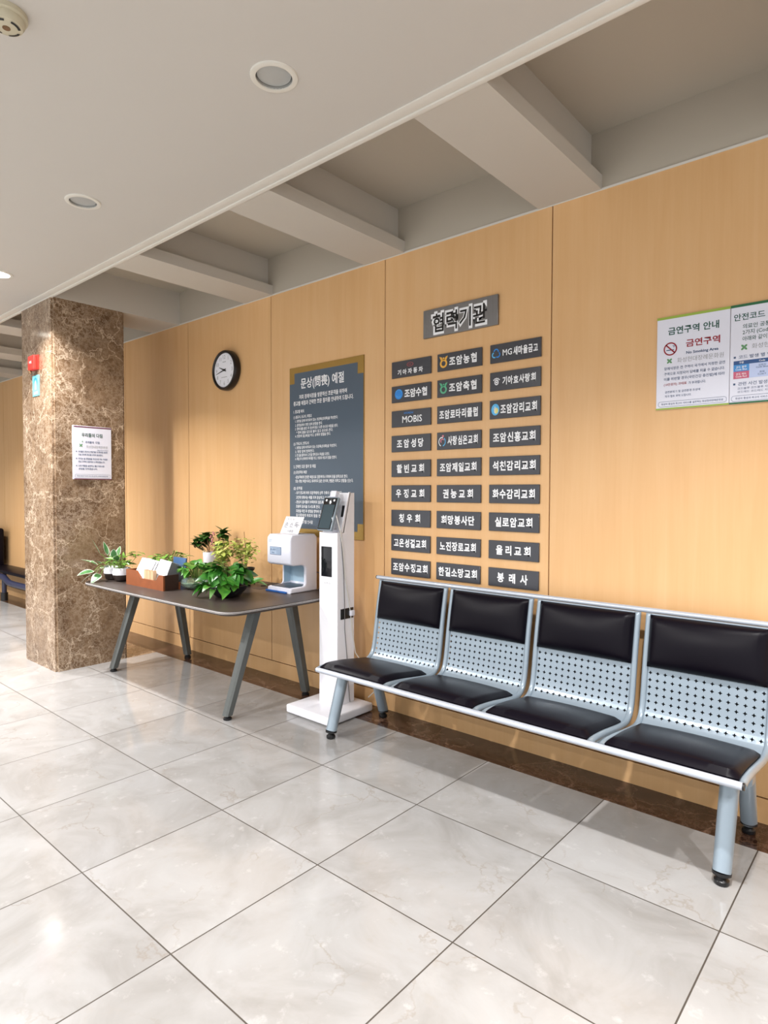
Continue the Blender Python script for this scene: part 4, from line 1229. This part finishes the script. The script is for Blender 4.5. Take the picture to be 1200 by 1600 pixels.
lf.build('foliage', 'leaf_variegated', t, edge=True); st.build('stems', 'stem_green', t)

# --- small leafy plant with a tall sprig
R = random.Random(9)
t = thing('sprig_plant', 'small green plant with one tall sprig in a round white-topped pot, left of the tray', 'potted plant', (-0.460, -0.735, TZ))
mb = MB(); mb.lathe([(0.034, 0.0), (0.050, 0.010), (0.061, 0.034), (0.064, 0.050)], seg=32); mb.build('pot_base', 'pot_brown', t)
mb = MB(); mb.lathe([(0.064, 0.050), (0.066, 0.072), (0.061, 0.098), (0.057, 0.100), (0.054, 0.092), (0.0005, 0.090)], seg=32); mb.build('pot_rim', 'pot_white', t)
lf = MB(); st = MB()
spray(lf, st, (0, 0, 0.092), 40, 0.085, 0.010, 0.070, 0.048, 0.020, R, 0.2)
spray(lf, st, (-0.02, 0, 0.092), 12, 0.09, 0.05, 0.095, 0.070, 0.024, R, 0.1, az=(2.2, 4.4))
pts = [(0.0, 0.01, 0.09), (0.02, 0.05, 0.12), (0.012, 0.10, 0.165), (-0.005, 0.11, 0.190)]
st.tube(pts, 0.0018, 6)
for k in range(26):
    a = R.random() * 2 * PI; q = Vector((-0.005 + R.uniform(-.045, .045), 0.11 + R.uniform(-.04, .04), 0.190 + R.uniform(-.018, .024)))
    leaf(lf, q, (math.cos(a), math.sin(a), R.uniform(-.2, .4)), 0.044, 0.026, 0.2, 0.2)
lf.build('foliage', 'leaf_jade', t, edge=True); st.build('stems', 'stem_green', t)

# --- dark leafed plant in the tall white pot, on a small wooden box
t = thing('wooden_box', 'small olive-brown wooden box on the table in front of the tall white pot', 'box', (-0.255, -0.235, TZ))
mb = MB(); mb.box(-0.118, 0.112, -0.030, 0.036, 0.0, 0.092, 0, 0.003); mb.build('box', 'olive_box', t)
mb = MB(); mb.box(-0.025, 0.035, -0.0315, -0.028, 0.070, 0.080); mb.build('handle_slot', 'dark_wood', t)
R = random.Random(21)
t = thing('rubber_plant', 'dark-leaved plant in a tall plain white pot standing on short wooden legs', 'potted plant', (-0.225, -0.125, TZ + 0.055))
for (a, b_) in ((-.036, -.036), (.036, -.036), (-.036, .036), (.036, .036)):
    mb = MB(); mb.box(a - 0.007, a + 0.007, b_ - 0.007, b_ + 0.007, -0.055, 0.002); mb.build('leg', 'olive_box', t)
mb = MB(); mb.lathe([(0.052, 0.0), (0.055, 0.004), (0.060, 0.132), (0.060, 0.137), (0.055, 0.137), (0.054, 0.125), (0.0005, 0.122)], seg=36); mb.build('pot', 'pot_white', t)
mb = MB(); mb.lathe([(0.053, 0.126), (0.0005, 0.129)], seg=20); mb.build('soil', 'soil', t)
lf = MB(); st = MB()
for (cx, cy, cz, n_) in ((-0.115, 0.0, 0.225, 34), (0.165, 0.0, 0.285, 22), (-0.15, -0.02, 0.19, 14), (-0.06, 0.0, 0.26, 18), (0.14, 0.0, 0.22, 12)):
    st.tube(bent((cx * 0.2, cy, 0.125), (cx, cy, cz), 0.015), 0.0042, 7)
    for k in range(n_):
        a = 2 * PI * k / n_ + R.random(); e_ = R.uniform(-0.6, 0.9)
        leaf(lf, (cx + R.uniform(-.02, .02), cy + R.uniform(-.02, .02), cz + R.uniform(-.03, .02)), (math.cos(a), math.sin(a), e_), R.uniform(.060, .085), R.uniform(.050, .066), R.uniform(0, .4), 0.2)
for (x, z) in ((-.215, .195), (-.205, .230)):
    leaf(lf, (x + 0.03, -0.02, z), (-1, -.2, .1), 0.07, 0.026, 0.1, 0.2)
lf.build('foliage', 'leaf_dark', t, edge=True); st.build('stems', 'stem_brown', t)
mb = MB()
for k in range(9): mb.lathe([(0.0005, -0.008), (0.006, -0.004), (0.007, 0.003), (0.0005, 0.010)], (0.030 + R.uniform(-.018, .018), R.uniform(-.02, .01), 0.19 + 0.012 * k), 8)
mb.tube([(0.02, 0, 0.125), (0.03, 0, 0.30)], 0.002, 6)
mb.build('flower_spike', 'pink_bud', t)
mb = MB()
for (x, s) in ((-0.025, .016), (0.01, .012)): mb.lathe([(0.0005, -s * .7), (s, -s * .2), (s * .9, s * .4), (0.0005, s * .8)], (x, -0.045, 0.137), 10)
mb.build('stones', 'stone_beige', t)

# --- yellow-green plant in a black pot (two pots in a row)
R = random.Random(33)
for (px_, py_, lab, nn, seed, rr_) in ((0.418, -0.272, 'airy yellow-green plant in a flared black pot in front of the wall', 1, 33, 0.062), (0.262, -0.345, 'smaller yellow-green plant in a dark white-lipped pot behind the big pothos', 0, 34, 0.058)):
    R = random.Random(seed)
    t = thing('yellow_plant', lab, 'potted plant', (px_, py_, TZ))
    mb = MB()
    h = 0.130 if nn else 0.122
    mb.lathe([(rr_ * 0.62, 0.0), (rr_ * 0.66, 0.004), (rr_ * 0.88, h * 0.78), (rr_ * 1.12, h * 0.90), (rr_ * 1.16, h), (rr_ * 1.06, h), (rr_ * 0.82, h * 0.8), (0.0005, h * 0.76)], seg=32)
    mb.build('pot', 'pot_black', t)
    if not nn:
        mb = MB(); mb.lathe([(rr_ * 1.163, h - 0.012), (rr_ * 1.185, h - 0.002), (rr_ * 1.185, h + 0.006), (rr_ * 1.05, h + 0.006), (rr_ * 1.05, h - 0.002)], seg=32, caps=False); mb.build('pot_rim', 'pot_white', t)
    mb = MB(); mb.lathe([(rr_ * 0.9, h * 0.86), (0.0005, h * 0.88)], seg=20); mb.build('soil', 'soil', t)
    lf = MB(); st = MB()
    br_ = ((-0.11, 0.27, 34), (-0.01, 0.285, 44), (0.05, 0.275, 34), (0.13, 0.215, 10), (-0.07, 0.22, 28), (0.01, 0.235, 28), (0.09, 0.165, 8)) if nn else ((-0.03, 0.275, 40), (0.05, 0.265, 40), (-0.08, 0.23, 40), (-0.06, 0.17, 30), (0.07, 0.20, 30), (-0.08, 0.14, 18))
    for (ex, ez, n_) in br_:
        ey = R.uniform(-.06, .05)
        P_ = bent((ex * .12, 0, h * .85), (ex, ey, ez + 0.02), 0.02 + R.uniform(0, .02))
        st.tube(P_, 0.0021, 6)
        for k in range(n_):
            a = R.random() * 2 * PI
            q = P_[R.randint(3, 6)] + Vector((R.uniform(-.045, .045), R.uniform(-.045, .045), R.uniform(-.03, .035)))
            leaf(lf, q, (math.cos(a), math.sin(a), R.uniform(-.4, .5)), R.uniform(.032, .046), R.uniform(.024, .034), R.uniform(0, .5), 0.2, n=5)
    lf.build('foliage', 'leaf_yellow', t, edge=True); st.build('stems', 'stem_green', t)
    if nn:
        mb = MB(); mb.tube([(0.015, 0.0, 0.10), (0.010, 0, 0.26), (-0.005, 0, 0.385)], 0.0020, 6); mb.build('bare_twig', 'stem_brown', t)

# --- two slim light green plants behind the tray
for (px_, py_, lab, seed, hh) in ((-0.235, -0.565, 'light green plant standing behind the leaning white brochure', 41, 0.205), (-0.435, -0.335, 'feathery green plant at the back of the table behind the navy booklet', 42, 0.21)):
    R = random.Random(seed)
    t = thing('light_plant', lab, 'potted plant', (px_, py_, TZ))
    mb = MB(); mb.lathe([(0.035, 0.0), (0.052, 0.07), (0.053, 0.078), (0.046, 0.078), (0.0005, 0.068)], seg=24); mb.build('pot', 'pot_brown', t)
    lf = MB(); st = MB()
    spray(lf, st, (0, 0, 0.07), 34, 0.07 if seed == 41 else 0.12, 0.06, hh - 0.07, 0.055, 0.022, R, 0.3)
    lf.build('foliage', 'leaf_light', t, edge=True); st.build('stems', 'stem_green', t)

# ------------------------------------------------------------------ brochure tray and what it holds
TX0, TX1, TY0, TY1 = -0.300, 0.212, -0.782, -0.655
tr = thing('wooden_tray', 'reddish brown wooden desk tray with a cut-out front', 'tray', (0, 0, TZ))
mb = MB()
mb.prism([(TX0, 0.0), (TX1, 0.0), (TX1, 0.104), (0.155, 0.104), (0.110, 0.060), (-0.090, 0.060), (-0.150, 0.108), (TX0, 0.108)], 'y', TY0, TY0 + 0.012)
mb.build('front_panel', 'brown_wood', tr)
mb = MB(); mb.box(TX0, TX1, TY1 - 0.012, TY1, 0, 0.050); mb.build('back_panel', 'brown_wood', tr)
mb = MB(); mb.box(TX0, TX0 + 0.010, TY0 + 0.012, TY1 - 0.012, 0, 0.108); mb.build('end_panel', 'brown_wood', tr)
mb = MB(); mb.box(TX1 - 0.010, TX1, TY0 + 0.012, TY1 - 0.012, 0, 0.104); mb.build('end_panel', 'dark_wood', tr)
mb = MB(); mb.box(TX0 + 0.01, TX1 - 0.01, TY0 + 0.012, TY1 - 0.012, 0.0, 0.010); mb.build('bottom', 'dark_wood', tr)

def leaning(name, label, cat, x, y, z, w_, h_, th, back, roll, mats, group=None, n=1):
    t = thing(name, label, cat, (x, y, z), 0, group)
    mb = MB(); mb.box(-w_ / 2, w_ / 2, 0.0, th, 0.0, h_)
    o = mb.build('cover', mats[0], t); o.rotation_euler = (math.radians(-back), math.radians(roll), 0)
    return t, o
leaning('brochure', 'plain white brochure leaning in the tray, foremost at left', 'brochure', -0.160, -0.752, TZ + 0.050, 0.190, 0.148, 0.003, 27, 4, ['paper'], 'white brochures in the tray')
leaning('brochure', 'white brochure just behind the foremost one at left of the tray', 'brochure', -0.140, -0.742, TZ + 0.050, 0.190, 0.146, 0.003, 27, 4, ['paper'], 'white brochures in the tray')
leaning('brochure', 'white brochure furthest back of the three at left of the tray', 'brochure', -0.122, -0.732, TZ + 0.050, 0.190, 0.144, 0.003, 27, 4, ['paper'], 'white brochures in the tray')
# block of booklets
t = thing('booklet_block', 'upright block of grey booklets with a white front cover, right in the tray', 'booklets', (0.092, -0.748, TZ + 0.055), 0)
mb = MB(); mb.box(-0.072, 0.072, 0.0, 0.0035, 0.0, 0.145); fc = mb.build('front_cover', 'paper', t)
fc.rotation_euler = (math.radians(-20), math.radians(4), 0)
mb = MB(); letters(mb, '장례안내', 0.0, 0.105, 0.022, -0.0008, bold=0.0); rect(mb, -0.055, -0.020, 0.012, 0.045, -0.0008); rect(mb, -0.010, 0.050, 0.012, 0.030, -0.0008); mb.build('print', 'ink_pale', fc)
mb = MB()
for k in range(12): mb.box(-0.072, 0.072, 0.0045 + 0.0105 * k, 0.0142 + 0.0105 * k, 0.0, 0.145 - 0.001 * k)
pg = mb.build('pages', 'booklet_grey', t); pg.rotation_euler = (math.radians(-20), math.radians(4), 0)
mb = MB(); mb.box(-0.072, 0.072, 0.0045, 0.130, 0.1452, 0.1475); tp = mb.build('top_sheet', 'paper', t); tp.rotation_euler = (math.radians(-20), math.radians(4), 0)
t = thing('navy_booklet', 'navy blue booklet standing behind the grey booklets', 'booklet', (-0.085, -0.500, TZ), 0)
mb = MB(); mb.box(-0.085, 0.085, 0.0, 0.012, 0.0, 0.185, 0, 0.002); o = mb.build('cover', 'booklet_blue', t); o.rotation_euler = (math.radians(-6), 0, 0)
# bundles of kraft cards
for k, (x, lab) in enumerate(((-0.050, 'left kraft card packet standing in the tray opening'), (-0.008, 'middle kraft card packet standing in the tray opening'), (0.036, 'right kraft card packet standing in the tray opening'))):
    mb = MB()
    for j in range(5): mb.box(x - 0.019 + 0.0078 * j, x - 0.0125 + 0.0078 * j, -0.768, -0.762 + 0.02, TZ + 0.012, TZ + 0.122 - 0.003 * ((j + k) % 3))
    tag(mb.build('card_packet', 'kraft'), lab, 'card packet', 'kraft card packets in the tray')

# ------------------------------------------------------------------ dark bench seen beyond the pillar
t = thing('dark_lounge_bench', 'dark padded bench with a navy tube frame against the wall beyond the pillar', 'bench', (0, 0, 0))
mb = MB(); mb.box(-6.6, -4.99, -0.16, -0.07, 0.36, 0.885, 0, 0.03, 3); mb.build('backrest', 'black_leather', t)
mb = MB(); mb.box(-6.6, -2.9, -0.30, -0.04, 0.372, 0.410, 0, 0.010, 2); mb.build('seat', 'black_leather', t)
mb = MB(); mb.tube([(-5.2, -0.30, 0.33), (-4.48, -0.30, 0.335), (-4.30, -0.30, 0.325), (-4.15, -0.30, 0.28), (-3.95, -0.30, 0.275), (-3.0, -0.30, 0.285)], 0.036, 14); mb.build('frame_tube', 'navy_metal', t)
mb = MB(); mb.tube([(-4.62, -0.20, 0.34), (-4.62, -0.20, 0.05)], 0.028, 14); lg = mb.build('leg', 'navy_metal', t)
mb = MB(); mb.tube([(-4.62, -0.20, 0.0), (-4.62, -0.20, 0.10)], 0.040, 14); mb.build('foot', 'black_plastic', lg)
mb = MB(); mb.tube([(-3.1, -0.20, 0.38), (-3.1, -0.20, 0.0)], 0.028, 14); mb.build('leg', 'navy_metal', t)
mb = MB(); mb.tube([(-6.5, -0.20, 0.38), (-6.5, -0.20, 0.0)], 0.028, 14); mb.build('leg', 'navy_metal', t)

bpy.data.scenes.remove(SCRATCH); bpy.data.objects.remove(CO); bpy.data.curves.remove(CU)
bpy.context.view_layer.update()
